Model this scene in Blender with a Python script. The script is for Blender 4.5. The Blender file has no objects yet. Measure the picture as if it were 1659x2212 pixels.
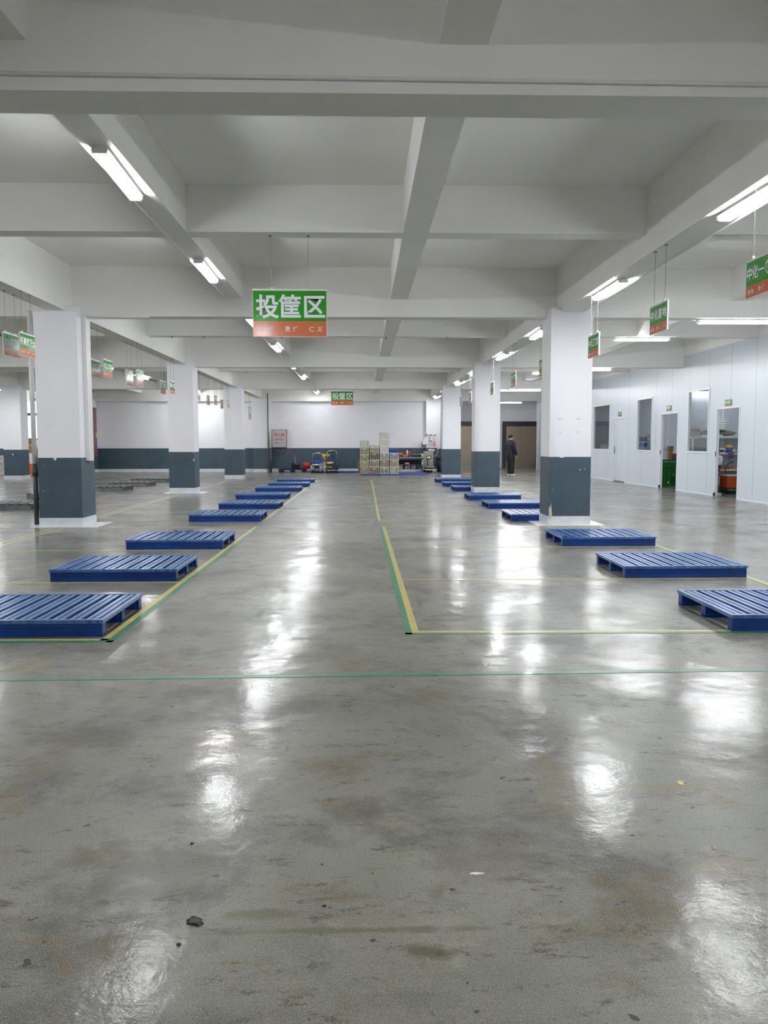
import bpy, bmesh, math, random
from mathutils import Vector, Matrix, Euler
PI = math.pi
random.seed(7)
SC = bpy.context.scene
COL = SC.collection

# ---------------------------------------------------------------- camera, world, exposure
CAM_H = 1.32
pitch, yaw, roll, FPX = math.radians(4.779), math.radians(1.476), math.radians(-0.078), 1780.0
fw = Vector((math.sin(yaw)*math.cos(pitch), math.cos(yaw)*math.cos(pitch), -math.sin(pitch)))
rt = Vector((math.cos(yaw), -math.sin(yaw), 0)); up = rt.cross(fw)
r2 = rt*math.cos(roll)+up*math.sin(roll); u2 = up*math.cos(roll)-rt*math.sin(roll)
cd = bpy.data.cameras.new('camera'); cam = bpy.data.objects.new('camera', cd); COL.objects.link(cam)
cd.sensor_fit = 'HORIZONTAL'; cd.sensor_width = 36; cd.lens = FPX/1659*36; cd.clip_end = 300; cd.clip_start = .05
M = Matrix((( r2.x, u2.x, -fw.x, 0), (r2.y, u2.y, -fw.y, 0), (r2.z, u2.z, -fw.z, CAM_H), (0, 0, 0, 1)))
cam.matrix_world = M
SC.camera = cam
w = bpy.data.worlds.new('world'); SC.world = w; w.use_nodes = True
w.node_tree.nodes['Background'].inputs[0].default_value = (.75, .88, 1, 1)
w.node_tree.nodes['Background'].inputs[1].default_value = .8
SC.view_settings.view_transform = 'Standard'; SC.view_settings.look = 'None'
SC.view_settings.gamma = 1; SC.view_settings.use_curve_mapping = False
SC.view_settings.exposure = 2.52
LAMP = 21.0            # emission of the lamp diffusers
try:
    SC.cycles.max_bounces = 10; SC.cycles.diffuse_bounces = 6; SC.cycles.glossy_bounces = 4
    SC.cycles.transmission_bounces = 4; SC.cycles.transparent_max_bounces = 8
    SC.cycles.use_denoising = True; SC.cycles.sample_clamp_indirect = 6
    SC.cycles.caustics_reflective = False; SC.cycles.caustics_refractive = False
except Exception: pass

# ---------------------------------------------------------------- materials
def srgb(r, g, b):
    f = lambda c: (c/255/12.92) if c/255 <= .04045 else ((c/255+.055)/1.055)**2.4
    return (f(r), f(g), f(b), 1)
class N:
    def __init__(s, name):
        s.m = bpy.data.materials.new(name); s.m.use_nodes = True; s.t = s.m.node_tree
        s.b = s.t.nodes['Principled BSDF']; s._co = None
    def n(s, ty, **k):
        x = s.t.nodes.new(ty)
        for a, b in k.items(): setattr(x, a, b)
        return x
    def l(s, a, b): s.t.links.new(a, b)
    def co(s, scale=(1, 1, 1), loc=(0, 0, 0)):
        if s._co is None: s._co = s.n('ShaderNodeTexCoord')
        mp = s.n('ShaderNodeMapping'); mp.inputs['Scale'].default_value = scale; mp.inputs['Location'].default_value = loc
        s.l(s._co.outputs['Object'], mp.inputs[0]); return mp.outputs[0]
    def noise(s, scale, detail=4, rough=.5, dist=0, sc=(1, 1, 1), loc=(0, 0, 0)):
        x = s.n('ShaderNodeTexNoise'); x.inputs['Scale'].default_value = scale; x.inputs['Detail'].default_value = detail
        x.inputs['Roughness'].default_value = rough; x.inputs['Distortion'].default_value = dist
        s.l(s.co(sc, loc), x.inputs['Vector']); return x.outputs['Fac']
    def ramp(s, fac, a, b, c0=(0, 0, 0, 1), c1=(1, 1, 1, 1)):
        x = s.n('ShaderNodeValToRGB'); e = x.color_ramp.elements
        e[0].position = a; e[1].position = b; e[0].color = c0; e[1].color = c1
        s.l(fac, x.inputs[0]); return x.outputs[0]
    def mix(s, fac, a, b, mode='MIX'):
        x = s.n('ShaderNodeMix', data_type='RGBA', blend_type=mode)
        for v, i in ((fac, 0), (a, 6), (b, 7)):
            if hasattr(v, 'is_linked') or hasattr(v, 'links'): s.l(v, x.inputs[i])
            else: x.inputs[i].default_value = v
        return x.outputs[2]
    def math(s, op, a, b=None, c=None):
        x = s.n('ShaderNodeMath', operation=op)
        for i, v in enumerate((a, b, c)):
            if v is None: continue
            if hasattr(v, 'links'): s.l(v, x.inputs[i])
            else: x.inputs[i].default_value = v
        return x.outputs[0]
    def bump(s, h, st, dist=.01):
        x = s.n('ShaderNodeBump'); x.inputs['Strength'].default_value = st; x.inputs['Distance'].default_value = dist
        s.l(h, x.inputs['Height']); s.l(x.outputs[0], s.b.inputs['Normal'])
def simple(name, col, rough=.5, metal=0, var=.06, nscale=6, spec=.5, bump=0):
    k = N(name); c = srgb(*col)
    dk = tuple(max(0, v*(1-var*2)) for v in c[:3])+(1,)
    k.l(k.mix(k.ramp(k.noise(nscale, 5, .6), .35, .65), c, dk), k.b.inputs['Base Color'])
    k.b.inputs['Roughness'].default_value = rough; k.b.inputs['Metallic'].default_value = metal
    k.b.inputs['Specular IOR Level'].default_value = spec
    if bump: k.bump(k.noise(40, 3), bump)
    return k.m
MT = {}
MT['ceiling'] = simple('ceiling_paint', (240, 239, 236), .85, var=.02, nscale=1.2)
MT['wall'] = simple('wall_paint', (242, 242, 247), .7, var=.015, nscale=2)
MT['skirt'] = simple('skirting_paint', (226, 231, 236), .35, var=.06, nscale=5)
def dado():
    k = N('blue_grey_dado_paint')
    a = k.mix(k.ramp(k.noise(3, 4), .3, .7), srgb(72, 91, 104), srgb(64, 82, 94))
    z = k.n('ShaderNodeSeparateXYZ'); k.l(k.co(), z.inputs[0])
    low = k.ramp(z.outputs[2], .1, .75, (1, 1, 1, 1), (0, 0, 0, 1))
    scuff = k.ramp(k.noise(9, 8, .75, .6, (1, 1, .5)), .60, .70)
    f = k.math('MULTIPLY', k.math('MULTIPLY', low, scuff), .45)
    a = k.mix(f, a, srgb(150, 158, 156))
    chip = k.ramp(k.noise(22, 2, .4), .765, .775)
    a = k.mix(chip, a, srgb(215, 218, 218))
    k.l(a, k.b.inputs['Base Color']); k.b.inputs['Roughness'].default_value = .42
    return k.m
MT['dado'] = dado()
def blue_paint(name, wear):
    k = N(name)
    a = k.mix(k.ramp(k.noise(5, 5), .35, .7), srgb(4, 66, 150), srgb(3, 50, 124))
    if wear:
        n = k.noise(4, 8, .7, .3, (9, 1, 1))
        a = k.mix(k.math('MULTIPLY', k.ramp(n, .30, .58), .85), a, srgb(92, 134, 182))
        r = k.ramp(k.noise(7, 6, .7, .2, (3, 1, 1)), .66, .72)
        a = k.mix(k.math('MULTIPLY', r, .45), a, srgb(122, 104, 94))
        k.b.inputs['Roughness'].default_value = .28; k.b.inputs['Metallic'].default_value = .15; k.b.inputs['Specular IOR Level'].default_value = .8
    else:
        s = k.ramp(k.noise(14, 6, .7, .2, (1, 1, 5)), .66, .70)
        a = k.mix(k.math('MULTIPLY', s, .4), a, srgb(70, 110, 180)); k.b.inputs['Roughness'].default_value = .38
    k.l(a, k.b.inputs['Base Color']); return k.m
MT['blue'] = blue_paint('pallet_blue_paint', False); MT['blue_worn'] = blue_paint('worn_pallet_deck', True)
def panel():
    k = N('sandwich_panel_steel')
    z = k.n('ShaderNodeSeparateXYZ'); k.l(k.co(), z.inputs[0])
    f = k.math('FRACT', k.math('DIVIDE', k.math('SUBTRACT', z.outputs[1], 0.14), 1.24))
    seam = k.math('LESS_THAN', k.math('ABSOLUTE', k.math('SUBTRACT', f, .5)), .006)
    k.l(k.mix(seam, srgb(204, 211, 219), srgb(146, 152, 158)), k.b.inputs['Base Color'])
    k.b.inputs['Roughness'].default_value = .36; k.b.inputs['Metallic'].default_value = .0
    k.bump(k.noise(3, 2, sc=(1, 6, .3)), .05, .02)
    return k.m
MT['panel'] = panel()
MT['alu'] = simple('white_aluminium', (224, 228, 232), .35, var=.02)
# spilled and scuffed marks on the near concrete: x, y, half sizes, colour, strength
STAINS = [(-0.652, 2.459, 0.343, 0.294, (78, 74, 64), 0.6), (-0.295, 2.223, 0.13, 0.033, (84, 82, 50), 0.6), (0.175, 2.041, 0.072, 0.04, (72, 72, 42), 0.7), (-1.265, 3.656, 0.23, 0.161, (80, 70, 52), 0.55), (-0.632, 3.602, 0.124, 0.157, (112, 92, 66), 0.6), (0.748, 3.179, 0.084, 0.357, (104, 92, 62), 0.5), (1.121, 2.451, 0.159, 0.087, (120, 108, 82), 0.55), (-0.641, 5.114, 0.161, 0.118, (92, 76, 54), 0.7), (-0.505, 3.911, 0.089, 0.041, (58, 48, 38), 0.8), (0.879, 1.901, 0.046, 0.071, (104, 92, 66), 0.5), (-0.657, 2.094, 0.11, 0.063, (78, 68, 48), 0.55), (1.094, 3.044, 0.249, 0.043, (120, 108, 76), 0.5), (-0.01, 2.894, 0.101, 0.079, (84, 80, 66), 0.4), (0.401, 2.5, 0.176, 0.186, (118, 106, 90), 0.35), (0.905, 2.201, 0.248, 0.051, (96, 84, 58), 0.5), (-0.053, 2.139, 0.415, 0.02, (82, 80, 54), 0.55), (-1.332, 3.395, 0.117, 0.338, (104, 96, 78), 0.5), (-1.993, 4.854, 0.248, 0.148, (150, 142, 118), 0.5), (0.465, 6.779, 0.031, 0.294, (88, 76, 62), 0.8), (-0.802, 6.351, 0.032, 0.218, (72, 64, 52), 0.8)]
def floor():
    k = N('polished_concrete')
    warp = k.noise(5, 10, .75, .1)
    big = k.ramp(k.noise(.55, 6, .6, .2), .36, .66)
    a = k.mix(big, srgb(106, 105, 97), srgb(138, 137, 129))
    mid = k.ramp(k.noise(1.5, 10, .72, .25, loc=(3, 1, 0)), .49, .64)
    a = k.mix(k.math('MULTIPLY', mid, .75), a, srgb(76, 75, 70))
    br = k.ramp(k.noise(2.1, 12, .76, .15, (1, 1.3, 1), (9, 4, 0)), .54, .63)
    a = k.mix(k.math('MULTIPLY', br, .75), a, srgb(104, 90, 66))
    li = k.ramp(k.noise(2.9, 12, .76, .2, loc=(20, 7, 0)), .58, .68)
    a = k.mix(k.math('MULTIPLY', li, .4), a, srgb(160, 154, 138))
    wear = k.ramp(k.noise(5, 14, .85, .1, (1, 2.2, 1), (5, 5, 0)), .55, .60)
    a = k.mix(k.math('MULTIPLY', wear, .8), a, srgb(70, 61, 42))
    sp = k.ramp(k.noise(230, 2, .6), .56, .66)
    a = k.mix(k.math('MULTIPLY', sp, .45), a, srgb(190, 186, 172))
    sp2 = k.ramp(k.noise(120, 4, .7, loc=(4, 4, 0)), .56, .66)
    a = k.mix(k.math('MULTIPLY', sp2, .5), a, srgb(58, 54, 46))
    dot = k.ramp(k.noise(17, 2, .5, loc=(1, 8, 0)), .72, .735)
    a = k.mix(k.math('MULTIPLY', dot, .8), a, srgb(40, 38, 33))
    for sx, sy, rx, ry, c, f in STAINS:
        d = k.n('ShaderNodeVectorMath', operation='LENGTH'); k.l(k.co((1/rx, 1/ry, 1), (-sx/rx, -sy/ry, 0)), d.inputs[0])
        q = k.math('ADD', d.outputs['Value'], k.math('MULTIPLY', k.math('SUBTRACT', warp, .5), 3.4))
        a = k.mix(k.math('MULTIPLY', k.ramp(q, .45, 1.0, (1, 1, 1, 1), (0, 0, 0, 1)), f), a, srgb(*c))
    k.l(a, k.b.inputs['Base Color'])
    rr = k.ramp(k.noise(1.1, 7, .6, .5, loc=(2, 6, 0)), .3, .7, (.27, .27, .27, 1), (.42, .42, .42, 1))
    rough = k.math('ADD', rr, k.math('MULTIPLY', k.math('MAXIMUM', mid, wear), .14))
    k.l(rough, k.b.inputs['Roughness'])
    k.b.inputs['Specular IOR Level'].default_value = .2
    k.l(k.ramp(k.noise(.9, 8, .65, .8, loc=(7, 2, 0)), .38, .62, (.22, .22, .22, 1), (.8, .8, .8, 1)), k.b.inputs['Coat Weight']); k.b.inputs['Coat Roughness'].default_value = .09; k.b.inputs['Coat IOR'].default_value = 1.24
    h = k.math('ADD', k.math('MULTIPLY', k.noise(1.3, 3, .5), 1.0), k.math('ADD', k.math('MULTIPLY', k.noise(7, 4, .6), .16), k.math('MULTIPLY', k.noise(50, 4, .7), .04)))
    k.bump(h, .28, .05)
    k.l(k.b.inputs['Normal'].links[0].from_socket, k.b.inputs['Coat Normal'])
    return k.m
MT['floor'] = floor()
def tape(name, c, c2):
    k = N(name)
    a = k.mix(k.ramp(k.noise(6, 7, .7, .5), .45, .68), srgb(*c), srgb(*c2))
    k.l(a, k.b.inputs['Base Color']); k.b.inputs['Roughness'].default_value = .33; k.b.inputs['Coat Weight'].default_value = .2
    return k.m
MT['tape_y'] = tape('yellow_floor_tape', (198, 184, 96), (176, 166, 104))
MT['tape_g'] = tape('green_floor_tape', (52, 128, 92), (84, 138, 112))
MT['green'] = simple('sign_green', (38, 150, 20), .12, var=.04, nscale=2); MT['orange'] = simple('sign_orange', (208, 112, 66), .12, var=.02, nscale=2)
MT['letter'] = simple('white_lettering', (232, 234, 238), .35, var=0)
MT['white'] = simple('white_plastic', (232, 232, 232), .4, var=.03)
MT['steel'] = simple('brushed_steel', (176, 180, 182), .3, .8, var=.08)
MT['galv'] = simple('galvanised_steel', (140, 146, 148), .42, .55, var=.2, nscale=4)
MT['chrome'] = simple('chrome_tube', (205, 208, 210), .18, .9)
MT['black'] = simple('black_plastic', (24, 24, 26), .5, var=.1); MT['dgrey'] = simple('dark_grey_pvc', (62, 72, 80), .4)
MT['wire'] = simple('thin_grey_cable', (120, 118, 116), .5)
MT['bronze'] = simple('bronze_lift_steel', (160, 148, 130), .36, .55, var=.04, nscale=1)
MT['charcoal'] = simple('dark_lift_surround', (52, 50, 58), .35, var=.05)
MT['red'] = simple('red_plastic', (186, 44, 36), .4); MT['redbrown'] = simple('red_brown_steel', (138, 86, 86), .35, var=.04)
MT['yellow'] = simple('yellow_sack', (222, 188, 60), .6, var=.15); MT['tag'] = simple('yellow_tag', (232, 230, 80), .5)
MT['card'] = simple('brown_cardboard', (150, 118, 78), .8, var=.12); MT['cream'] = simple('cream_crate_plastic', (214, 206, 176), .5, var=.08)
MT['yellowed'] = simple('yellowed_crate_plastic', (206, 198, 158), .5, var=.08); MT['offwhite'] = simple('off_white_crate_plastic', (218, 216, 208), .5, var=.06)
MT['taupe'] = simple('dusty_crate_plastic', (178, 168, 150), .6, var=.1)
MT['blueplastic'] = simple('blue_plastic', (24, 88, 190), .4, var=.06); MT['navy'] = simple('navy_pallet_plastic', (22, 44, 88), .45)
MT['matblue'] = simple('blue_mat', (44, 66, 160), .6); MT['greenplastic'] = simple('green_crate_plastic', (14, 128, 30), .45, var=.12, nscale=12)
MT['orangeplastic'] = simple('orange_plastic', (232, 98, 44), .4); MT['beige'] = simple('beige_cabinet_enamel', (176, 170, 156), .4)
MT['pink'] = simple('pink_plastic_bag', (240, 150, 170), .4); MT['clear'] = simple('grey_plastic_film', (170, 162, 168), .2, var=.2, nscale=20)
MT['skin'] = simple('skin', (186, 140, 112), .55, var=.04); MT['hair'] = simple('short_black_hair', (34, 27, 24), .7, var=.2, nscale=60)
MT['jacket'] = simple('dark_navy_jacket', (26, 28, 40), .8, var=.15, nscale=9); MT['trousers'] = simple('black_trousers', (22, 23, 27), .85, var=.15, nscale=9)
MT['denim'] = simple('jacket_seam', (52, 60, 84), .8); MT['shoe'] = simple('white_shoe_leather', (236, 236, 232), .45)
MT['maroon'] = simple('maroon_plastic', (128, 56, 66), .5); MT['purple'] = simple('purple_cloth', (120, 84, 124), .8)
MT['lime'] = simple('lime_green_plastic', (150, 206, 50), .4); MT['sack'] = simple('woven_sack', (146, 146, 122), .8, var=.15, nscale=30)
MT['tealfloor'] = simple('dark_teal_floor_paint', (66, 104, 92), .3, var=.12); MT['redtext'] = simple('red_lettering', (190, 36, 40), .4, var=0)
MT['fire_steel'] = simple('cabinet_door_steel', (196, 196, 202), .28, .5, var=.03)
MT['rust'] = simple('rusty_stain', (112, 94, 70), .6, var=.2, nscale=30); MT['rubber'] = simple('black_rubber', (26, 27, 32), .5); MT['slatgrey'] = simple('pale_slat_steel', (176, 180, 180), .35, .5, var=.15)
def emis(name, col, s):
    m = bpy.data.materials.new(name); m.use_nodes = True; t = m.node_tree; t.nodes.remove(t.nodes['Principled BSDF'])
    e = t.nodes.new('ShaderNodeEmission'); e.inputs[0].default_value = col; e.inputs[1].default_value = s
    t.links.new(e.outputs[0], t.nodes['Material Output'].inputs[0]); return m
MT['lamp'] = emis('lit_lamp_diffuser', (.95, .975, 1.0, 1), LAMP); MT['lamp_dim'] = emis('weak_lamp_diffuser', (.97, .975, 1.0, 1), LAMP*.45)
def glass():
    m = bpy.data.materials.new('thin_clear_glass'); m.use_nodes = True; t = m.node_tree; t.nodes.remove(t.nodes['Principled BSDF'])
    a = t.nodes.new('ShaderNodeBsdfTransparent'); a.inputs[0].default_value = (.9, .93, .93, 1); g = t.nodes.new('ShaderNodeBsdfGlossy'); g.inputs['Roughness'].default_value = .03
    lw = t.nodes.new('ShaderNodeLayerWeight'); f = t.nodes.new('ShaderNodeMath'); f.operation = 'POWER'; f.inputs[1].default_value = 4; t.links.new(lw.outputs['Facing'], f.inputs[0]); x = t.nodes.new('ShaderNodeMixShader')
    t.links.new(f.outputs[0], x.inputs[0]); t.links.new(a.outputs[0], x.inputs[1]); t.links.new(g.outputs[0], x.inputs[2])
    t.links.new(x.outputs[0], t.nodes['Material Output'].inputs[0]); return m
MT['glass'] = glass()

# ---------------------------------------------------------------- mesh helpers
class MB:
    """collects shapes, links them as one mesh object"""
    def __init__(s): s.v = []; s.f = []
    def box(s, x0, x1, y0, y1, z0, z1):
        n = len(s.v)
        s.v += [(x0, y0, z0), (x1, y0, z0), (x1, y1, z0), (x0, y1, z0), (x0, y0, z1), (x1, y0, z1), (x1, y1, z1), (x0, y1, z1)]
        s.f += [tuple(n+i for i in q) for q in ((0, 3, 2, 1), (4, 5, 6, 7), (0, 1, 5, 4), (1, 2, 6, 5), (2, 3, 7, 6), (3, 0, 4, 7))]
        return s
    def cbox(s, c, d, rz=0, rx=0, ry=0):
        n = len(s.v); x, y, z = (v/2 for v in d); R = Euler((rx, ry, rz)).to_matrix()
        for p in ((-x, -y, -z), (x, -y, -z), (x, y, -z), (-x, y, -z), (-x, -y, z), (x, -y, z), (x, y, z), (-x, y, z)):
            s.v.append(tuple(R @ Vector(p)+Vector(c)))
        s.f += [tuple(n+i for i in q) for q in ((0, 3, 2, 1), (4, 5, 6, 7), (0, 1, 5, 4), (1, 2, 6, 5), (2, 3, 7, 6), (3, 0, 4, 7))]
        return s
    def frustum(s, z0, z1, a, b, c=(0, 0)):
        """a, b = half sizes (x,y) at z0 and z1"""
        n = len(s.v); cx, cy = c
        s.v += [(cx-a[0], cy-a[1], z0), (cx+a[0], cy-a[1], z0), (cx+a[0], cy+a[1], z0), (cx-a[0], cy+a[1], z0), (cx-b[0], cy-b[1], z1), (cx+b[0], cy-b[1], z1), (cx+b[0], cy+b[1], z1), (cx-b[0], cy+b[1], z1)]
        s.f += [tuple(n+i for i in q) for q in ((0, 3, 2, 1), (4, 5, 6, 7), (0, 1, 5, 4), (1, 2, 6, 5), (2, 3, 7, 6), (3, 0, 4, 7))]
        return s
    def ring(s, pts, seg_r, n, closed=False, cap=True):
        """tube through pts, radius seg_r (number or list), n sides"""
        P = [Vector(p) for p in pts]; R = seg_r if isinstance(seg_r, (list, tuple)) else [seg_r]*len(P)
        base = len(s.v); prev = None
        for i, p in enumerate(P):
            if closed: t = P[(i+1) % len(P)]-P[i-1]
            else: t = P[min(i+1, len(P)-1)]-P[max(i-1, 0)]
            t.normalize()
            if prev is None:
                a = Vector((0, 0, 1)) if abs(t.z) < .9 else Vector((1, 0, 0)); u = t.cross(a).normalized()
            else: u = (prev-t*prev.dot(t)).normalized()
            prev = u; v = t.cross(u)
            for k in range(n):
                an = 2*PI*k/n; s.v.append(tuple(p+(u*math.cos(an)+v*math.sin(an))*R[i]))
        m = len(P)
        for i in range(m if closed else m-1):
            j = (i+1) % m
            for k in range(n):
                s.f.append((base+i*n+k, base+i*n+(k+1) % n, base+j*n+(k+1) % n, base+j*n+k))
        if cap and not closed:
            s.f.append(tuple(base+k for k in reversed(range(n)))); s.f.append(tuple(base+(m-1)*n+k for k in range(n)))
        return s
    def cyl(s, c, r, z0, z1, n=16, r2=None):
        return s.ring([(c[0], c[1], z0), (c[0], c[1], z1)], [r, r if r2 is None else r2], n)
    def lathe(s, c, prof, n=20):
        base = len(s.v)
        for r, z in prof:
            for k in range(n):
                a = 2*PI*k/n; s.v.append((c[0]+r*math.cos(a), c[1]+r*math.sin(a), z))
        for i in range(len(prof)-1):
            for k in range(n): s.f.append((base+i*n+k, base+i*n+(k+1) % n, base+(i+1)*n+(k+1) % n, base+(i+1)*n+k))
        s.f.append(tuple(base+k for k in reversed(range(n)))); s.f.append(tuple(base+(len(prof)-1)*n+k for k in range(n)))
        return s
    def blob(s, c, d, seed=0, amp=.12, nu=16, nv=10, flat=0):
        rnd = random.Random(seed); ph = [rnd.uniform(0, 6.28) for _ in range(6)]; base = len(s.v)
        for i in range(nv+1):
            th = PI*i/nv
            for k in range(nu):
                a = 2*PI*k/nu
                q = 1+amp*(math.sin(3*a+ph[0]+2*th)+.6*math.sin(5*a+ph[1]-3*th)+.5*math.sin(7*th+ph[2]+a))
                st = abs(math.sin(th))**.7
                x, y, z = st*math.cos(a)*q, st*math.sin(a)*q, math.cos(th)*(1 if math.cos(th) > 0 else (1-flat))
                s.v.append((c[0]+x*d[0]/2, c[1]+y*d[1]/2, c[2]+z*d[2]/2))
        for i in range(nv):
            for k in range(nu): s.f.append((base+i*nu+k, base+(i+1)*nu+k, base+(i+1)*nu+(k+1) % nu, base+i*nu+(k+1) % nu))
        return s
    def poly(s, pts, y0, y1):
        """prism of an XZ outline from y0 to y1"""
        n = len(s.v); m = len(pts)
        s.v += [(x, y0, z) for x, z in pts]+[(x, y1, z) for x, z in pts]
        s.f.append(tuple(n+i for i in range(m))); s.f.append(tuple(n+m+i for i in reversed(range(m))))
        for i in range(m): s.f.append((n+i, n+m+i, n+m+(i+1) % m, n+(i+1) % m))
        return s
    def build(s, name, mat, parent=None, smooth=False, bevel=0, loc=None, rot=None):
        me = bpy.data.meshes.new(name); me.from_pydata(s.v, [], s.f)
        bm = bmesh.new(); bm.from_mesh(me); bmesh.ops.recalc_face_normals(bm, faces=bm.faces); bm.to_mesh(me); bm.free()
        me.materials.append(MT[mat] if isinstance(mat, str) else mat)
        if smooth:
            for p in me.polygons: p.use_smooth = True
        o = bpy.data.objects.new(name, me); COL.objects.link(o)
        if parent is not None: o.parent = parent
        if loc is not None: o.location = loc
        if rot is not None: o.rotation_euler = rot
        if bevel:
            b = o.modifiers.new('b', 'BEVEL'); b.width = bevel; b.segments = 2; b.limit_method = 'ANGLE'
        if smooth:
            try:
                me.shade_auto_smooth = True
            except Exception: pass
        return o
def tag(o, label, cat=None, group=None, kind=None):
    if label: o['label'] = label
    if cat: o['category'] = cat
    if group: o['group'] = group
    if kind: o['kind'] = kind
    return o
def thing(name, label, cat, loc=(0, 0, 0), rz=0, group=None):
    o = bpy.data.objects.new(name, None); COL.objects.link(o); o.empty_display_size = .1
    o.location = loc; o.rotation_euler = (0, 0, rz); return tag(o, label, cat, group)
def struct(name, mb, mat, label=None, **k):
    o = mb.build(name, mat, **k); o['kind'] = 'structure'
    if label: o['label'] = label
    return o
def copy_tree(root, loc, rz=0, label=None, group=None):
    kids = {}
    for o in bpy.data.objects:
        if o.parent is not None: kids.setdefault(o.parent.name, []).append(o)
    def rec(o, par):
        c = o.copy(); COL.objects.link(c)
        if par is not None: c.parent = par
        for ch in kids.get(o.name, []): rec(ch, c)
        return c
    r = rec(root, None); r.location = loc; r.rotation_euler = (0, 0, rz)
    if label: r['label'] = label
    if group: r['group'] = group
    return r

# text -> flat mesh standing in the XZ plane, read from -Y
_gl = {}
def glyph(ch, off):
    if (ch, off) not in _gl:
        c = bpy.data.curves.new('g', 'FONT'); c.body = ch; c.offset = off; c.resolution_u = 3
        o = bpy.data.objects.new('g', c); me = bpy.data.meshes.new_from_object(o)
        _gl[(ch, off)] = ([tuple(v.co) for v in me.vertices], [tuple(p.vertices) for p in me.polygons])
        bpy.data.objects.remove(o); bpy.data.meshes.remove(me)
    return _gl[(ch, off)]
def lettering(name, items, mat, parent, y=-.001, off=.02, rot=None):
    """items: (char, cx, cz, w, h)"""
    V = []; F = []
    for ch, cx, cz, w_, h_ in items:
        vs, fs = glyph(ch, off); n = len(V)
        if ord(ch) < 128 and vs:
            xs = [v[0] for v in vs]; x0 = (min(xs)+max(xs))/2
        else: x0 = .5
        V += [(cx+(v[0]-x0)*w_, y, cz+(v[1]-.38)*h_) for v in vs]; F += [tuple(n+i for i in f) for f in fs]
    me = bpy.data.meshes.new(name); me.from_pydata(V, [], F); me.materials.append(MT[mat])
    o = bpy.data.objects.new(name, me); COL.objects.link(o); o.parent = parent
    if rot is not None: o.rotation_euler = rot
    return o

# ---------------------------------------------------------------- setting
ZC, ZM, ZL, ZS = 4.13, 3.34, 3.39, 3.62       # slab, transverse main beam, column-line beam, secondary beam
XL, XR, YB, YW = -18.0, 13.0, -7.0, 38.45
struct('floor', MB().box(XL, XR, YB, 46, -.1, 0), 'floor', 'polished grey concrete floor')
struct('ceiling', MB().box(XL, XR, YB, 46, ZC, ZC+.15), 'ceiling', 'white concrete slab between the beams')
for i, (x, wd, z) in enumerate([(-15.6, .27, ZS), (-12.87, .3, ZL), (-10.2, .27, ZS), (-7.5, .27, ZS), (-4.77, .3, ZL), (-2.04, .25, ZS), (.595, .28, ZS), (3.315, .33, ZL), (6.13, .27, ZS), (8.82, .27, ZS), (11.4, .33, ZL)]):
    y1 = 44.4 if x > 3 else 38.2
    struct('beam', MB().box(x-wd/2, x+wd/2, YB, y1, z, ZC), 'ceiling')
for y, wd, z in [(-3.9, .3, ZM), (.4, .26, ZS), (4.97, .34, ZM), (9.27, .26, ZS), (13.48, .3, ZM), (18.07, .26, ZS), (22.28, .3, ZM), (26.87, .26, ZS), (31.08, .3, ZM), (35.67, .26, ZS)]:
    struct('beam', MB().box(XL, XR, y, y+wd, z+.003, ZC), 'ceiling')
struct('beam', MB().box(3.7, XR, 39.88, 40.2, ZM, ZC), 'ceiling')
struct('beam', MB().box(XL, 3.7, 38.2, 38.46, 3.24, ZC), 'ceiling')
# far wall (with the window opening far at the side)
WX0, WX1, WZ0, WZ1 = -16.2, -14.1, 1.5, 3.6
b = MB().box(WX1, 3.7, YW, YW+.2, 0, ZC).box(XL, WX0, YW, YW+.2, 0, ZC).box(WX0, WX1, YW, YW+.2, 0, WZ0).box(WX0, WX1, YW, YW+.2, WZ1, ZC)
struct('wall_far', b, 'wall', 'white painted far wall')
wd_ = struct('trim_1', MB().box(XL, 3.7, YW-.006, YW, .14, 1.096), 'dado', 'blue-grey painted band along the far wall')
struct('baseboard_far', MB().box(XL, 3.7, YW-.02, YW, 0, .143), 'skirt', 'white skirting of the far wall')
fr = MB()
for x in (WX0+.03, (WX0+WX1)/2+.02, -15.13, WX1-.03): fr.box(x-.04, x+.04, YW+.05, YW+.11, WZ0, WZ1)
fr.box(WX0, WX1, YW+.05, YW+.11, WZ0, WZ0+.06).box(WX0, WX1, YW+.05, YW+.11, WZ1-.06, WZ1).box(WX0, WX1, YW+.04, YW+.12, 2.6, 2.72)
wn = struct('window_1', fr, 'dgrey', 'dark framed window with daylight behind')
MB().box(WX0, WX1, YW+.07, YW+.08, WZ0, WZ1).build('pane', 'glass', wn)
# enclosing walls outside the view
struct('wall_left', MB().box(XL-.2, XL, YB, 46, 0, ZC), 'wall'); struct('wall_back', MB().box(XL, XR, YB-.2, YB, 0, ZC), 'wall')
struct('wall_outer', MB().box(XR, XR+.2, YB, 46, 0, ZC), 'wall')
# lobby with the lifts
lift = lambda x0, x1: (x0, x1)
struct('wall_lobby', MB().box(3.5, XR, 44.4, 44.6, 0, ZC), 'wall', 'white wall above the two goods lifts')
struct('wall_lobby_side', MB().box(3.5, 3.7, YW+.2, 44.4, 0, ZC), 'wall')
struct('wall_lobby_end', MB().box(9.62, 9.8, 40.9, 44.4, 0, ZC), 'wall')

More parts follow.
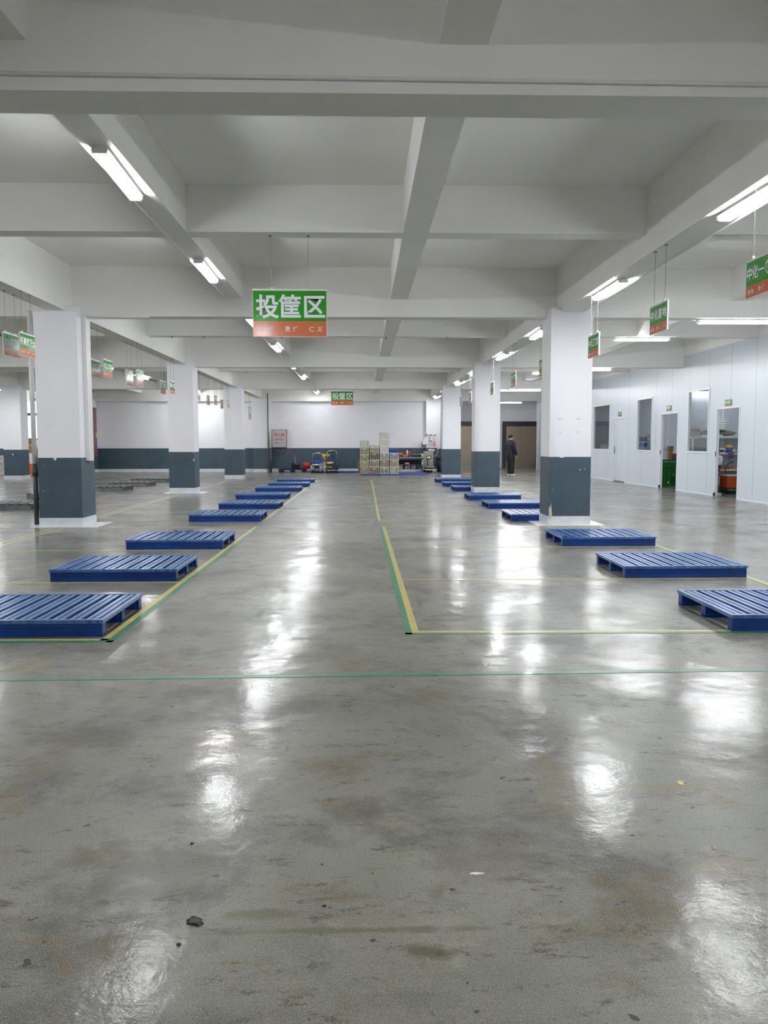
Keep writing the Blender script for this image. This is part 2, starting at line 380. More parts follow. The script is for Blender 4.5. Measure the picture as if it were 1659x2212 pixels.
# columns: shaft, dado band and skirting
def column(x0, y0, w_=.668, d_=.64, label=None, tr=None):
    c = MB().box(0, w_, 0, d_, 0, 3.45 if label != 'p' else 3.3)
    o = struct('column', c, 'wall', label if label != 'p' else None, loc=(x0, y0, 0))
    e = .004
    MB().box(-e, w_+e, -e, d_+e, .14, 1.096).build('dado_band', 'dado', o)
    MB().box(-.012, w_+.012, -.012, d_+.012, 0, .143).build('skirting', 'skirt', o)
    return o
COLS = {}
for x0 in (-13.21, -5.118, 2.989):
    for k in range(-1, 4):
        y0 = 13.156+8.8*k
        if k == 3: continue
        COLS[(x0, k)] = column(x0, y0, label='square white column with blue-grey lower band')
for x0, d0 in ((-5.03, 38.1), (2.93, 38.1)):
    o = column(x0, d0, .72, .34, 'p'); o['label'] = 'shallow white pilaster on the far wall'
o = column(-13.2, 36.9, 1.0, 1.5, 'p'); o['label'] = 'white pilaster beside the tall hydrant cabinet'
def patch(col, name, mat, x, z, w_, h_, seed, y=-.0052):
    rnd = random.Random(seed); n = 14; m = MB()
    pts = [(x+w_/2*math.cos(2*PI*i/n)*(1+rnd.uniform(-.5, .2)), z+h_/2*math.sin(2*PI*i/n)*(1+rnd.uniform(-.6, .3))) for i in range(n)]
    return m.poly(pts, y, y+.002).build(name, mat, col)
c = COLS[(2.989, 1-1)]
patch(c, 'chipped_plaster', 'cream', .03, .20, .06, .30, 3, -.014); patch(c, 'paint_dot', 'letter', .50, .89, .022, .026, 1); patch(c, 'paint_dot', 'letter', .575, .90, .018, .022, 2)
patch(c, 'chipped_paint', 'letter', .20, 1.092, .10, .03, 5)
for x, z in ((.16, 1.70), (.46, 1.70), (.16, 1.49), (.46, 1.49)): patch(c, 'tape_mark', 'skirt', x, z, .09, .035, int(z*10+x*100), -.0012)
c = COLS[(-5.118, 0)]; patch(c, 'chipped_paint', 'letter', .265, 1.085, .07, .06, 8)
c = COLS[(-5.118, 1)]; patch(c, 'rust_mark', 'rust', .11, .86, .22, .07, 9); patch(c, 'rust_mark', 'rust', .56, .24, .14, .10, 10); patch(c, 'chipped_paint', 'letter', .655, .88, .03, .12, 11); patch(c, 'chipped_paint', 'letter', .65, 1.10, .07, .04, 12)
c = COLS[(-13.21, 2)]; patch(c, 'paint_dot', 'letter', .33, .92, .06, .08, 12)
# pale screed collars at the column feet
def collar(x0, x1, y0, y1, label):
    tag(MB().poly([(x0, 0), (x1, 0), (x1-.02, .006), (x0+.02, .006)], y0, y1).build('screed_collar', 'skirt'), label, 'floor patch', kind='structure')
collar(-5.26, -4.2, 13.05, 13.9, 'pale screed patch round the foot of the column by the grey pipe')
collar(2.8, 3.9, 13.02, 13.9, 'pale screed patch round the chipped column foot')
collar(-5.3, -4.2, 21.8, 22.7, 'pale screed patch round the rust-marked column foot')

# partition of steel sandwich panels with doors and windows
PX = 8.68; PT = 3.66
ops = [(18.88, 20.07, 0, 2.13), (20.59, 21.85, 1.1, 2.65), (22.6, 23.85, 0, 2.13), (24.66, 25.94, 1.1, 2.65), (27.1, 28.33, 0, 2.12), (28.9, 30.9, 1.1, 2.65)]
def wall_with(x0, x1, ya, yb, z1, ops):
    m = MB(); cur = ya
    for a, c, za, zb in ops:
        a -= .02; c += .02; zb += .02; za -= .02 if za > 0 else 0
        m.box(x0, x1, cur, a, 0, z1)
        if za > 0: m.box(x0, x1, a, c, 0, za)
        m.box(x0, x1, a, c, zb, z1); cur = c
    m.box(x0, x1, cur, yb, 0, z1); return m
struct('wall_right', wall_with(PX, PX+.05, YB, 40.9, PT, ops), 'panel', 'pale grey steel panel partition with doors and windows')
struct('trim_2', MB().box(PX-.012, PX, YB, 40.9, PT-.03, PT), 'alu')
struct('baseboard_right', MB().box(PX-.012, PX, YB, 18.85, 0, .035).box(PX-.012, PX, 20.1, 22.57, 0, .035).box(PX-.012, PX, 23.88, 27.07, 0, .035).box(PX-.012, PX, 28.36, 40.9, 0, .035), 'alu')
struct('trim_3', MB().box(PX-.03, PX+.08, 40.86, 40.98, 0, PT), 'alu')
for i, (a, c, za, zb) in enumerate([ops[1], ops[3], ops[5]]):
    m = MB(); t = .045; x0, x1 = PX-.015, PX+.065
    m.box(x0, x1, a-t, a, za-t, zb+t).box(x0, x1, c, c+t, za-t, zb+t).box(x0, x1, a, c, zb, zb+t).box(x0, x1, a, c, za-t, za)
    o = struct('window_%d' % (i+2), m, 'alu', ['inner window showing a shelf and a white basket', 'inner window between the two open doorways of the partition', 'wide inner window beyond the closed door'][i])
    MB().box(PX+.02, PX+.026, a, c, za, zb).build('pane', 'glass', o)
for i, k in enumerate((0, 2, 4)):
    a, c, za, zb = ops[k]; m = MB(); t = .04; x0, x1 = PX-.012, PX+.062
    m.box(x0, x1, a-t, a, 0, zb+t).box(x0, x1, c, c+t, 0, zb+t).box(x0, x1, a, c, zb, zb+t)
    o = struct('door_%d' % (i+1), m, 'alu', ['open doorway onto the room of stocked shelves', 'open doorway onto green crates', 'closed white partition door'][i])
    if i == 2:
        MB().box(PX+.0, PX+.045, a+.01, c-.01, .035, zb-.01).build('door_leaf', 'panel', o)
        MB().box(PX-.02, PX, c-.12, c-.07, .95, 1.2).cbox((PX-.045, c-.15, 1.08), (.02, .14, .02)).build('door_handle', 'steel', o)
    else:
        # leaf swung inward, seen edge-on
        MB().box(PX+.06, PX+1.02, a-.045, a-.005, .02, zb-.01).build('door_leaf', 'panel', o)
        MB().box(PX-.014, PX+.0, c-.0, c+.03, .98, 1.1).build('latch_plate', 'black', o)
        MB().cbox((PX-.02, c+.01, .05), (.03, .06, .09)).build('door_stop', 'black', o)
# small rooms behind the partition
for y in (17.4, 22.3, 26.5, 32.0):
    struct('wall_room', MB().box(PX+.05, 12.2, y, y+.05, 0, 3.0), 'panel')
struct('wall_room_back', MB().box(12.2, 12.25, 17.4, 32, 0, 3.0), 'panel')
struct('ceiling_room', MB().box(PX+.05, 12.2, 17.4, 32, 3.0, 3.05), 'panel')
struct('floor_room', MB().box(PX+.05, 12.2, 17.45, 22.3, 0, .006), 'tealfloor', 'dark green painted floor of the stocked room')
struct('trim_4', MB().box(9.78, 9.83, 22.285, 22.3, 1.1, 3.0), 'alu'); struct('trim_5', MB().box(9.82, 9.87, 26.485, 26.5, 1.2, 3.0), 'alu')

# ---------------------------------------------------------------- floor tape lines
def tapeline(name, a, b_, wd, mat, label, side=0):
    a = Vector((*a, 0)); b_ = Vector((*b_, 0)); d = (b_-a).normalized(); nn = Vector((-d.y, d.x, 0))
    p = [a+nn*(side-wd/2), a+nn*(side+wd/2), b_+nn*(side+wd/2), b_+nn*(side-wd/2)]
    m = MB(); n = 0; m.v = [(q.x, q.y, 0.0) for q in p]+[(q.x, q.y, .0018) for q in p]
    m.f = [(4, 5, 6, 7), (0, 1, 5, 4), (1, 2, 6, 5), (2, 3, 7, 6), (3, 0, 4, 7)]
    return tag(m.build(name, mat), label, 'floor tape')
Y_, G_ = 'tape_y', 'tape_g'
tapeline('floor_tape', (-1.745, 5.49), (-1.70, 13.07), .05, Y_, 'yellow tape edging the three front blue pallets opposite the partition')
tapeline('floor_tape', (-1.695, 5.44), (-1.65, 13.10), .05, G_, 'green tape beside the yellow one edging the three front blue pallets')
tapeline('floor_tape', (-1.70, 13.98), (-1.66, 29.8), .05, Y_, 'yellow tape edging the six farther blue pallets by the rust-marked column')
tapeline('floor_tape', (-1.65, 13.96), (-1.61, 29.8), .05, G_, 'green tape edging the six farther blue pallets by the rust-marked column')
tapeline('floor_tape', (.315, 5.60), (.235+.045, 13.12), .05, G_, 'green tape down the middle of the near floor')
tapeline('floor_tape', (.365, 5.655), (.33, 13.12), .05, Y_, 'yellow tape down the middle of the near floor, chipped at one place')
tapeline('floor_tape', (.235, 13.97), (.275, 29.9), .045, G_, 'green tape down the middle of the far floor')
tapeline('floor_tape', (.28, 13.97), (.32, 29.9), .045, Y_, 'yellow tape down the middle of the far floor')
tapeline('floor_tape', (3.785, 5.62), (3.785, 13.1), .05, Y_, 'yellow tape along the outer ends of the pallets on the partition side')
tapeline('floor_tape', (3.835, 5.57), (3.835, 13.1), .05, G_, 'green tape along the outer ends of the pallets on the partition side')
tapeline('floor_tape', (-3.6, 5.55), (-1.72, 5.515), .05, Y_, 'yellow crosswise tape before the cut-off pallet opposite the partition')
tapeline('floor_tape', (-3.6, 5.50), (-1.67, 5.465), .05, G_, 'green crosswise tape before the cut-off pallet opposite the partition')
tapeline('floor_tape', (.39, 5.68), (3.86, 5.635), .05, Y_, 'yellow crosswise tape from the centre line to the first partition-side pallet')
tapeline('floor_tape', (.29, 5.63), (3.86, 5.585), .05, G_, 'green crosswise tape from the centre line to the first partition-side pallet')
tapeline('floor_tape', (-2.4, 4.575), (2.6, 4.655), .055, G_, 'single long green tape running straight across the near floor')
for y0, y1, s in ((7.80, 7.82, 'second'), (10.2, 10.2, 'third'), (13.0, 13.03, 'fourth')):
    tapeline('floor_tape', (-6.5, y0), (-1.76, y1), .035, Y_, 'thin yellow crosswise tape at the %s pallet row, pipe column side' % s)
for y0, s in ((7.88, 'second'), (10.36, 'third'), (13.0, 'fourth'), (13.95, 'fifth')):
    tapeline('floor_tape', (.38, y0), (3.75, y0), .035, Y_, 'thin yellow crosswise tape at the %s pallet row, partition side' % s)
tapeline('floor_tape', (-4.83, 8), (-4.83, 30), .04, Y_, 'faint yellow lengthwise tape through the columns, pipe side'); tapeline('floor_tape', (-4.70, 8), (-4.70, 30), .04, Y_, 'faint yellow lengthwise tape through the columns, aisle side')

# ---------------------------------------------------------------- steel pallets
def make_pallet(label):
    t = thing('steel_pallet', label, 'pallet')
    m = MB(); zt = .115; x0 = -.575; n = 10; pitch = 1.15/n
    for i in range(n):
        a = x0+i*pitch+.017; c_ = a+pitch-.034; mid = (a+c_)/2
        m.box(a, mid-.007, -.47, .47, zt-.012, zt).box(mid+.007, c_, -.47, .47, zt-.012, zt).box(mid-.007, mid+.007, -.47, .47, zt-.012, zt-.007)
    m.build('deck', 'blue_worn', t)
    m = MB(); zr = .118
    m.box(-.61, .61, -.505, -.468, zr-.027, zr).box(-.61, .61, .468, .505, zr-.027, zr).box(-.61, -.575, -.468, .468, zr-.027, zr).box(.575, .61, -.468, .468, zr-.027, zr)
    m.build('rim', 'blue_worn', t, bevel=.002)
    for y in (-.5, -.04, .42):
        m = MB().box(-.6, .6, y+.004, y+.076, 0, .012).box(-.6, .6, y+.012, y+.018, .012, .09).box(-.6, .6, y+.06, y+.066, .012, .09).box(-.6, .6, y+.004, y+.012, .064, .091).box(-.6, .6, y+.004, y+.012, .012, .03)
        m.box(-.6, -.592, y+.002, y+.078, 0, .091).box(.592, .6, y+.002, y+.078, 0, .091)
        m.build('runner', 'blue', t)
    return t
PL = [(-2.387, 5.60), (-2.393, 7.885), (-2.36, 10.3), (-2.34, 13.96), (-2.30, 16.6), (-2.40, 19.5), (-2.33, 22.53), (-2.26, 24.98), (-2.25, 27.5)]
PR = [(3.19, 5.62), (3.165, 7.91), (3.155, 10.41), (3.12, 13.84), (3.135, 16.47), (3.08, 19.03), (3.14, 22.62), (3.11, 25.0), (3.10, 27.55)]
ordn = ['first', 'second', 'third', 'fourth', 'fifth', 'sixth', 'seventh', 'eighth', 'ninth']
LL = ['blue pallet cut off by the picture edge, just behind the corner of green tape', 'blue pallet with rust-streaked slats, behind the one at the green tape corner',
      'blue pallet with frayed film on its back edge, behind the rust-streaked one']
LR = ['blue pallet cut off by the picture edge, on the side of the steel partition', 'blue pallet with scraped front corner, between the cut-off one and the film-wrapped one',
      'blue pallet with blue film on its front corner, before the chipped column']
PPL = ['nearer than the first rear gap', 'behind it', 'third past the tape break', 'fourth past the tape break', 'fifth past the tape break', 'farthest, sixth past the tape break']
PPR = ['directly behind the chipped column base', 'second behind the chipped column', 'third behind the chipped column', 'partly behind the second column', 'second from the wall end', 'at the wall end of the row']
PPL[0] = 'first past the tape break'; PPL[1] = 'second past the tape break'
for i in range(6):
    LL.append('blue pallet in the row by the lamp beam, ' + PPL[i]); LR.append('blue pallet in the partition-side row, ' + PPR[i])
pal0 = make_pallet(LL[0]); first = True
for (P_, L_) in ((PL, LL), (PR, LR)):
    for i, (x, y) in enumerate(P_):
        loc = (x, y+.505, 0); rz = random.uniform(-.006, .006)
        if first: pal0.location = loc; o = pal0; first = False; pal0['group'] = 'blue steel pallets in two rows'
        else: o = copy_tree(pal0, loc, rz, L_[i], 'blue steel pallets in two rows')
def film(loc, label, seed, parent):
    rnd = random.Random(seed); m = MB()
    for i in range(5):
        p = [(rnd.uniform(-.08, .08), rnd.uniform(-.01, .01), 0)]
        for k in range(5): p.append((p[-1][0]+rnd.uniform(-.03, .04), p[-1][1]+rnd.uniform(-.01, .01), max(0, p[-1][2]+rnd.uniform(-.005, .01))))
        m.ring(p, .004, 5)
    return tag(m.build('plastic_film', 'blueplastic', loc=loc), label, 'plastic film')
film((-2.5, 11.28, .121), 'torn blue plastic film on the back edge of the third pallet, pipe side', 3, None)
film((2.6, 10.40, .121), 'torn blue plastic film on the front corner of the pallet before the chipped column', 5, None)
def make_grey_pallet(label):
    t = thing('grey_steel_pallet', label, 'pallet', group='grey pallets behind the columns')
    m = MB()
    for i in range(7):
        x = -.56+i*(1.12/6); m.box(x-.022, x+.022, -.5, .5, .122, .14)
    m.build('deck', 'slatgrey', t)
    for i in range(7):
        x = -.56+i*(1.12/6)
        for y in (-.49, -.03, .43): MB().box(x-.035, x+.035, y, y+.06, .105, .122).build('slat_clip', 'black', t)
    for y in (-.5, -.04, .42):
        MB().box(-.6, .6, y, y+.08, 0, .012).box(-.6, .6, y, y+.008, .012, .105).box(-.6, .6, y+.07, y+.078, .012, .105).box(-.6, .6, y, y+.08, .098, .105).build('runner', 'galv', t)
        for q in (-.602, .596): MB().box(q, q+.006, y+.01, y+.07, .01, .1).build('end_plate', 'black', t)
    return t
GP = [(-7.17, 16.46, 'grey steel pallet with dark slat clips, cut off beside the grey pipe'), (-7.45, 19.92, 'grey steel pallet half hidden by the grey pipe, behind the cut-off one'),
      (-7.18, 22.8, 'grey steel pallet emerging from behind the pipe column'), (-7.14, 25.2, 'grey steel pallet in the middle of the three between the columns'), (-7.18, 27.9, 'grey steel pallet reaching behind the rust-marked column')]
g0 = make_grey_pallet(GP[0][2]); g0.location = (GP[0][0], GP[0][1]+.5, 0)
for x, y, l in GP[1:]: copy_tree(g0, (x, y+.5, 0), 0, l)

# ---------------------------------------------------------------- lamps
def make_lamp(L=1.22):
    t = thing('batten_lamp', None, 'ceiling lamp'); h = L/2
    MB().box(-.035, .035, -h-.02, h+.02, -.012, 0).box(-.05, .05, -h, h, -.02, -.012).box(-.068, .068, -h, h, -.024, -.02).build('housing', 'white', t)
    m = MB(); n = 0
    prof = [(-.046, -.024), (.046, -.024), (.062, -.046), (.046, -.066), (-.046, -.066), (-.062, -.046)]
    k = len(prof); m.v = [(x, -h+.03, z) for x, z in prof]+[(x, h-.03, z) for x, z in prof]
    m.f = [tuple(range(k)), tuple(reversed(range(k, 2*k)))]+[(i, (i+1) % k, k+(i+1) % k, k+i) for i in range(k)]
    m.build('diffuser', 'lamp', t)
    for s in (-1, 1):
        m = MB(); y0, y1 = s*(h-.03), s*(h+.012); y0, y1 = min(y0, y1), max(y0, y1)
        m.box(-.058, .058, y0, y1, -.05, -.012)
        for q in range(-3, 4): m.box(q*.014-.003, q*.014+.003, y0, y1, -.056, -.05)
        m.build('end_cap', 'white', t)
    return t
lamp0 = make_lamp(); used = False
def lamp(x, y, z, rz, label, group):
    global used
    if not used: lamp0.location = (x, y, z); lamp0.rotation_euler = (0, 0, rz); lamp0['label'] = label; lamp0['group'] = group; used = True; return lamp0
    return copy_tree(lamp0, (x, y, z), rz, label, group)
A_ = [7.28, 11.2, 15.85, 19.95, 24.6, 28.7, 33.5, 37.2]
for i, y in enumerate(A_):
    lamp(-2.06, y, ZS-.004, [.04, .02, 0, -.015, .01, 0, 0, 0][i], 'lit batten lamp on the rib over the pipe-side pallets, %s along the row' % ordn[i], 'lamps in the row over the pipe-side pallets')
for y in (1.6, -3.0): lamp(-2.06, y, ZS-.004, 0, 'lit batten lamp behind the viewpoint, pipe-side beam, near metre %d' % int(y+10), 'lamps behind the camera')
B_ = [7.0, 11.15, 15.6, 19.6, 24.3, 28.35, 33.1, 36.9]
for i, y in enumerate(B_):
    lamp(3.30, y, ZL-.004, [.02, 0, -.03, 0, 0, .01, 0, 0][i], 'lit batten lamp on the partition-side column beam, %s along the row' % ordn[i], 'lamps along the partition-side columns')
for y in (1.6, -3.0): lamp(3.29, y, ZL-.004, 0, 'lit batten lamp behind the viewpoint, column beam, near metre %d' % int(y+10), 'lamps behind the camera')
for i, (y, z) in enumerate([(.53, ZS), (5.14, ZM), (9.4, ZS), (13.63, ZM), (18.2, ZS), (22.43, ZM), (27.0, ZS), (31.23, ZM), (35.8, ZS)]):
    lamp(6.13 if i != 8 else 6.3, y, z-.001, PI/2, 'lit batten lamp set crosswise before the steel partition, %s crosswise beam' % ordn[i], 'crosswise lamps beside the partition')
for i, y in enumerate(A_):
    lamp(-7.52, y, ZS-.004, 0, 'lit batten lamp above the grey pallets, %s along its beam' % ordn[i], 'lamps above the grey pallets')
for i, y in enumerate((6.5, 11.2, 19.95, 28.7)): lamp(-12.87, y, ZL-.004, 0, 'lit batten lamp on the outer column beam beyond the grey pallets, %s of four' % ordn[i], 'lamps of the outer aisle')
for i, y in enumerate((7, 15.85, 24.6, 33.5, 36.6)): lamp(-15.4, y, ZS-.004, 0 if i < 4 else .4, 'lit batten lamp of the window-side aisle, %s along' % ordn[i], 'lamps of the outer aisle')
struct('beam', MB().box(3.7, XR, 41.4, 41.66, 3.38, ZC), 'ceiling')
lamp(7.4, 41.53, 3.38, PI/2, 'lit batten lamp in front of the goods lifts', None)
for o in list(bpy.data.objects):
    if o.name.split('.')[0] == 'diffuser' and o.parent and o.parent.location.y > 36 and o.parent.location.x > -5:
        o.data = o.data.copy(); o.data.materials.clear(); o.data.materials.append(MT['lamp_dim'])  # farthest lamps set dimmer to keep the far wall from burning out
# lamps inside the small rooms
lamp(9.46, 22.22, 2.72, PI/2, 'lit lamp high on the cross wall seen through the inner window', None)
lamp(10.4, 19.8, 3.0, 0, 'lit lamp on the ceiling of the stocked room', None); lamp(10.2, 24.6, 3.0, 0, 'lit lamp on the ceiling of the green crate room', None); lamp(10.4, 29.3, 3.0, 0, 'lit lamp on the ceiling of the room behind the closed door', None)

for o in list(bpy.data.objects):
    if o.name.split('.')[0] == 'diffuser' and o.parent and o.parent.location.x > 8.7:
        o.data = o.data.copy(); o.data.materials.clear(); o.data.materials.append(emis('room_lamp_diffuser', (.97, .975, 1.0, 1), LAMP*(.12 if o.parent.location.y > 22.1 and o.parent.location.y < 22.5 else .32)))
# conduits
def pipe(name, pts, r, mat, label, n=10): return tag(MB().ring(pts, r, n).build(name, mat, smooth=True), label, 'conduit')
pipe('conduit', [(-2.155, 8.0, ZS-.01), (-2.155, 30, ZS-.01)], .009, 'white', 'thin white conduit along the lamp beam over the pipe-side pallets', 6)
pipe('conduit', [(3.49, 1, ZL-.006), (3.49, 38, ZL-.006)], .009, 'white', 'thin white conduit along the beam of the partition-side columns', 6)
pipe('conduit', [(3.49, 9.295, ZS-.01), (8.6, 9.295, ZS-.01)], .012, 'white', 'thin white conduit crossing towards the partition', 6)
pipe('conduit', [(-6, 4.955, 3.45), (7.5, 4.955, 3.385)], .012, 'white', 'white conduit along the lower edge of the big beam overhead', 8)
pipe('conduit', [(-2.18, 2, ZS-.01), (-2.18, 4.93, ZS-.01), (-2.18, 4.955, ZS-.04), (-2.18, 4.955, 3.46)], .012, 'white', 'white conduit turning down the big beam at the picture corner', 6)
pipe('conduit', [(-4.44, 13.46, 3.33), (-3.4, 13.46, 3.33)], .014, 'white', 'short white conduit from the column trunking along the cross beam', 6)
pipe('conduit', [(-4.6, 22.3, 3.37), (-4.6, 31.2, 3.37)], .02, 'white', 'white conduit under the column-line beam between the rust-marked and rear column', 8)
pipe('conduit', [(-8.4, 31.0, 3.34), (-4.4, 31.0, 3.34), (-1.8, 31.0, 3.33), (-1.8, 31.0, 3.6)], .014, 'white', 'thin conduit with an upturned end on the rear cross beam', 6)
pipe('conduit', [(-7.62, 15.9, ZS-.018), (-7.62, 31.0, ZS-.018)], .015, 'wire', 'thin grey conduit past the hanging lamps above the grey pallets', 6)
# vertical trunking on the pipe column and standing pipe
tag(MB().box(-4.448, -4.39, 13.4, 13.62, 1.04, 3.37).build('cable_trunking', 'white', bevel=.004), 'white vertical cable trunking on the pipe column', 'cable trunking')
t = thing('standing_pipe', 'vertical pipe, white above and dark grey below, beside the first column', 'pipe', (-5.215, 13.27, 0))
MB().cyl((0, 0), .037, 1.0, 3.39, 16).build('upper_pipe', 'white', t, smooth=True); MB().cyl((0, 0), .038, 0, 1.0, 16).build('lower_pipe', 'dgrey', t, smooth=True)
MB().cyl((0, 0), .046, .80, .93, 16).ring([(0, 0, .86), (.06, 0, .86)], .03, 12).build('coupling', 'dgrey', t, smooth=True); MB().cyl((0, 0), .05, .42, .46, 16).box(0, .1, -.01, .01, .43, .45).build('clamp', 'dgrey', t)
MB().cyl((0, 0), .055, 0, .03, 16).build('pipe_foot', 'skirt', t); MB().box(-.04, .1, -.012, .012, 2.0, 2.03).build('upper_clamp', 'steel', t)
for x, y, l in ((-4.21, 37.95, 'tall pipe at the far corner beside the fire hydrant cabinet'), (3.72, 37.9, 'tall pipe at the far wall behind the waste bin')):
    t = thing('standing_pipe', l, 'pipe', (x, y, 0))
    MB().cyl((0, 0), .05, 1.1, 3.3, 12).build('upper_pipe', 'white', t, smooth=True); MB().cyl((0, 0), .052, 0, 1.1, 12).build('lower_pipe', 'dgrey', t, smooth=True)
    MB().cyl((-.11, .02), .03, .0, 3.6, 10).build('thin_pipe', 'wire', t, smooth=True)
# small hooks under the cross beams
for i, (x, y, z) in enumerate([(.51, 18.1, ZS), (1.83, 18.1, ZS), (-2.1+.35, 18.1, ZS), (-3.41, 18.1, ZS), (-4.1, 18.1, ZS), (.8, 26.9, ZS), (1.85, 26.9, ZS), (2.9, 26.9, ZS), (-3.7, 26.9, ZS), (-2.6, 26.9, ZS)]):
    m = MB().ring([(0, 0, 0), (0, 0, -.03), (.012, 0, -.045), (.026, 0, -.035)], .006, 6)
    tag(m.build('beam_hook', 'black', loc=(x, y, z)), 'small dark hook under the cross beam %s' % ['behind the first columns, next to the middle rib', 'behind the first columns, between rib and lamps', 'behind the first columns, by the lamp beam', 'behind the first columns, short of the pipe column', 'behind the first columns, against the pipe column',
        'behind the second columns, next to the middle rib', 'behind the second columns, between rib and column', 'behind the second columns, by the partition-side column', 'behind the second columns, by the rust-marked column', 'behind the second columns, by the lamp beam'][i], 'hook', 'small hooks under the cross beams')

# ---------------------------------------------------------------- hanging signs
MOTTO = '精细责任仁义'
def make_sign(text, w_, h_, ztop, label, loc, rz, big=False, group=None):
    t = thing('hanging_sign', label, 'sign', loc, rz, group)
    zg = h_*.335
    MB().box(-w_/2, w_/2, -.008, .008, 0, h_).box(-w_/2, w_/2, -.011, .011, h_-.004, h_+.012).build('board', 'white', t)
    g = .006
    MB().box(-w_/2+g, w_/2-g, -.010, .010, zg, h_-g).build('green_panel', 'green', t)
    MB().box(-w_/2+g, w_/2-g, -.010, .010, g, zg).build('orange_panel', 'orange', t)
    n = len(text)
    if big:
        pos = [-.249, .005, .272]; cw, ch = .262, .272; cz = .336; its = [(c, p, cz, cw, ch) for c, p in zip(text, pos)]
        mp = [(568-628)/156*.83, (586-628)/156*.83, (623-628)/156*.83, (640-628)/156*.83, (674-628)/156*.83, (691-628)/156*.83]
        ms = [(c, p, .088, .064, .064) for c, p in zip(MOTTO, mp)]
    else:
        cw = min(.115, (w_-.03)/n); step = (w_-.03)/n
        its = [(c, -w_/2+.015+step*(i+.5), h_*.66, cw*1.04, h_*.37) for i, c in enumerate(text)]
        k = w_/.83; ms = [(c, q*k, h_*.165, .042, .04) for c, q in zip(MOTTO, (-.31, -.22, -.03, .06, .25, .34))]
    for r_ in (0, PI):
        lettering('lettering', its, 'letter', t, -.0112, .022, (0, 0, r_)); lettering('lettering', ms, 'letter', t, -.0112, .012, (0, 0, r_))
    xc = .2 if big else .16
    for s in (-1, 1):
        MB().ring([(s*xc, 0, h_+.01), (s*(xc+(.012 if big else 0)), 0, ztop-loc[2])], .0022 if loc[1] < 20 else .003, 5).build('cable', 'wire', t)
        MB().box(s*xc-.008, s*xc+.008, -.008, .008, h_+.01, h_+.035).build('clip', 'white', t)
        MB().cyl((s*(xc+(.012 if big else 0)), 0), .02, ztop-loc[2]-.006, ztop-loc[2], 12).build('ceiling_cup', 'wire', t)
    return t
make_sign('投筐区', .83, .515, ZS, 'large green and orange sign with three white characters hanging alone over the aisle, in front', (-.81, 9.42, 2.51), 0, True)
make_sign('投筐区', .83, .515, ZM, 'large green and orange sign with three white characters hanging far down the aisle', (-.76, 31.2, 2.74), 0, True)
hw = PI/2
S5 = 'small hanging sign '
LS = [('大众混凝土', -4.86, 11.69, 'of the front pair, the one not touching the grey pipe'), ('新豪混凝土', -4.64, 11.69, 'of the front pair, overlapping the grey pipe'),
      ('东山幼儿园', -4.86, 15.3, 'just past the pipe column, half hidden by its trunking'), ('电工大网房', -4.64, 15.31, 'just past the pipe column, whole, with a lamp mirrored in it'),
      ('第二中学', -4.86, 17.5, 'of the third pair from the front, outer one'), ('中医十二', -4.64, 17.48, 'of the third pair from the front, aisle side one'),
      ('三十五局', -4.86, 20.38, 'of the pair just before the rust-marked column, outer one'), ('国际幼儿园', -4.64, 20.41, 'of the pair on the rust-marked column, aisle side one'),
      ('公安局', -4.86, 23.63, 'just past the rust-marked column, outer one and hidden'), ('实验小学', -4.64, 23.63, 'just past the rust-marked column, peeking out'),
      ('老年公寓', -4.86, 26.29, 'halfway between rust-marked and rear column, outer one'), ('一中食堂', -4.64, 26.36, 'halfway between rust-marked and rear column, aisle side one'),
      ('二中食堂', -4.86, 28.81, 'just before the rear column, outer one'), ('师范学院', -4.64, 28.83, 'on the rear column, aisle side one')]
for tx, x, y, l in LS: make_sign(tx, .52, .30, ZL, S5+l, (x, y, 2.522), hw, group='small signs along the pipe-side column beam')
make_sign('周转区', .80, .5, ZL, 'bigger lengthwise sign hanging beyond the rear column', (-4.64, 34.3, 2.30), hw, True)
RS = [('中化一食堂', 3.195, 6.75, 'cut off by the picture edge under the near lamp'), ('中化基地', 3.195, 9.09, 'with four white characters, before the chipped column'), ('中化三食堂', 3.195, 11.64, 'against the chipped column, under the lamp end'),
      ('五中食堂', 3.195, 14.95, 'peeking out beside the chipped column'), ('六中食堂', 3.195, 17.8, 'alone between the first two partition-side columns'), ('七中食堂', 3.195, 20.73, 'in front of the second partition-side column'),
      ('八中食堂', 3.195, 24.95, 'tiny, beside the second partition-side column'), ('九中食堂', 3.195, 27.3, 'tiny, on the edge of the rear partition-side column')]
for tx, x, y, l in RS: make_sign(tx, .52, .30, ZL, S5+'on partition side, '+l, (x, y*.983, 2.502), -hw, group='small signs along the partition-side columns')
# door plates on the partition
for y, z, tx, l in ((19.47, 2.19, '备品间', 'small green door plate over the stocked room'), (23.28, 2.22, '洗筐间', 'small green door plate over the green crate room'), (27.74, 2.21, '办公室', 'small green door plate over the closed door')):
    t = thing('door_plate', l, 'sign', (PX-.01, y, z), -hw)
    MB().box(-.17, .17, -.004, .004, 0, .145).build('plate', 'green', t); MB().box(-.17, .17, -.006, .005, 0, .035).build('orange_strip', 'orange', t)
    lettering('lettering', [(c, -.1+i*.1, .09, .09, .085) for i, c in enumerate(tx)], 'letter', t, -.0055, .02)

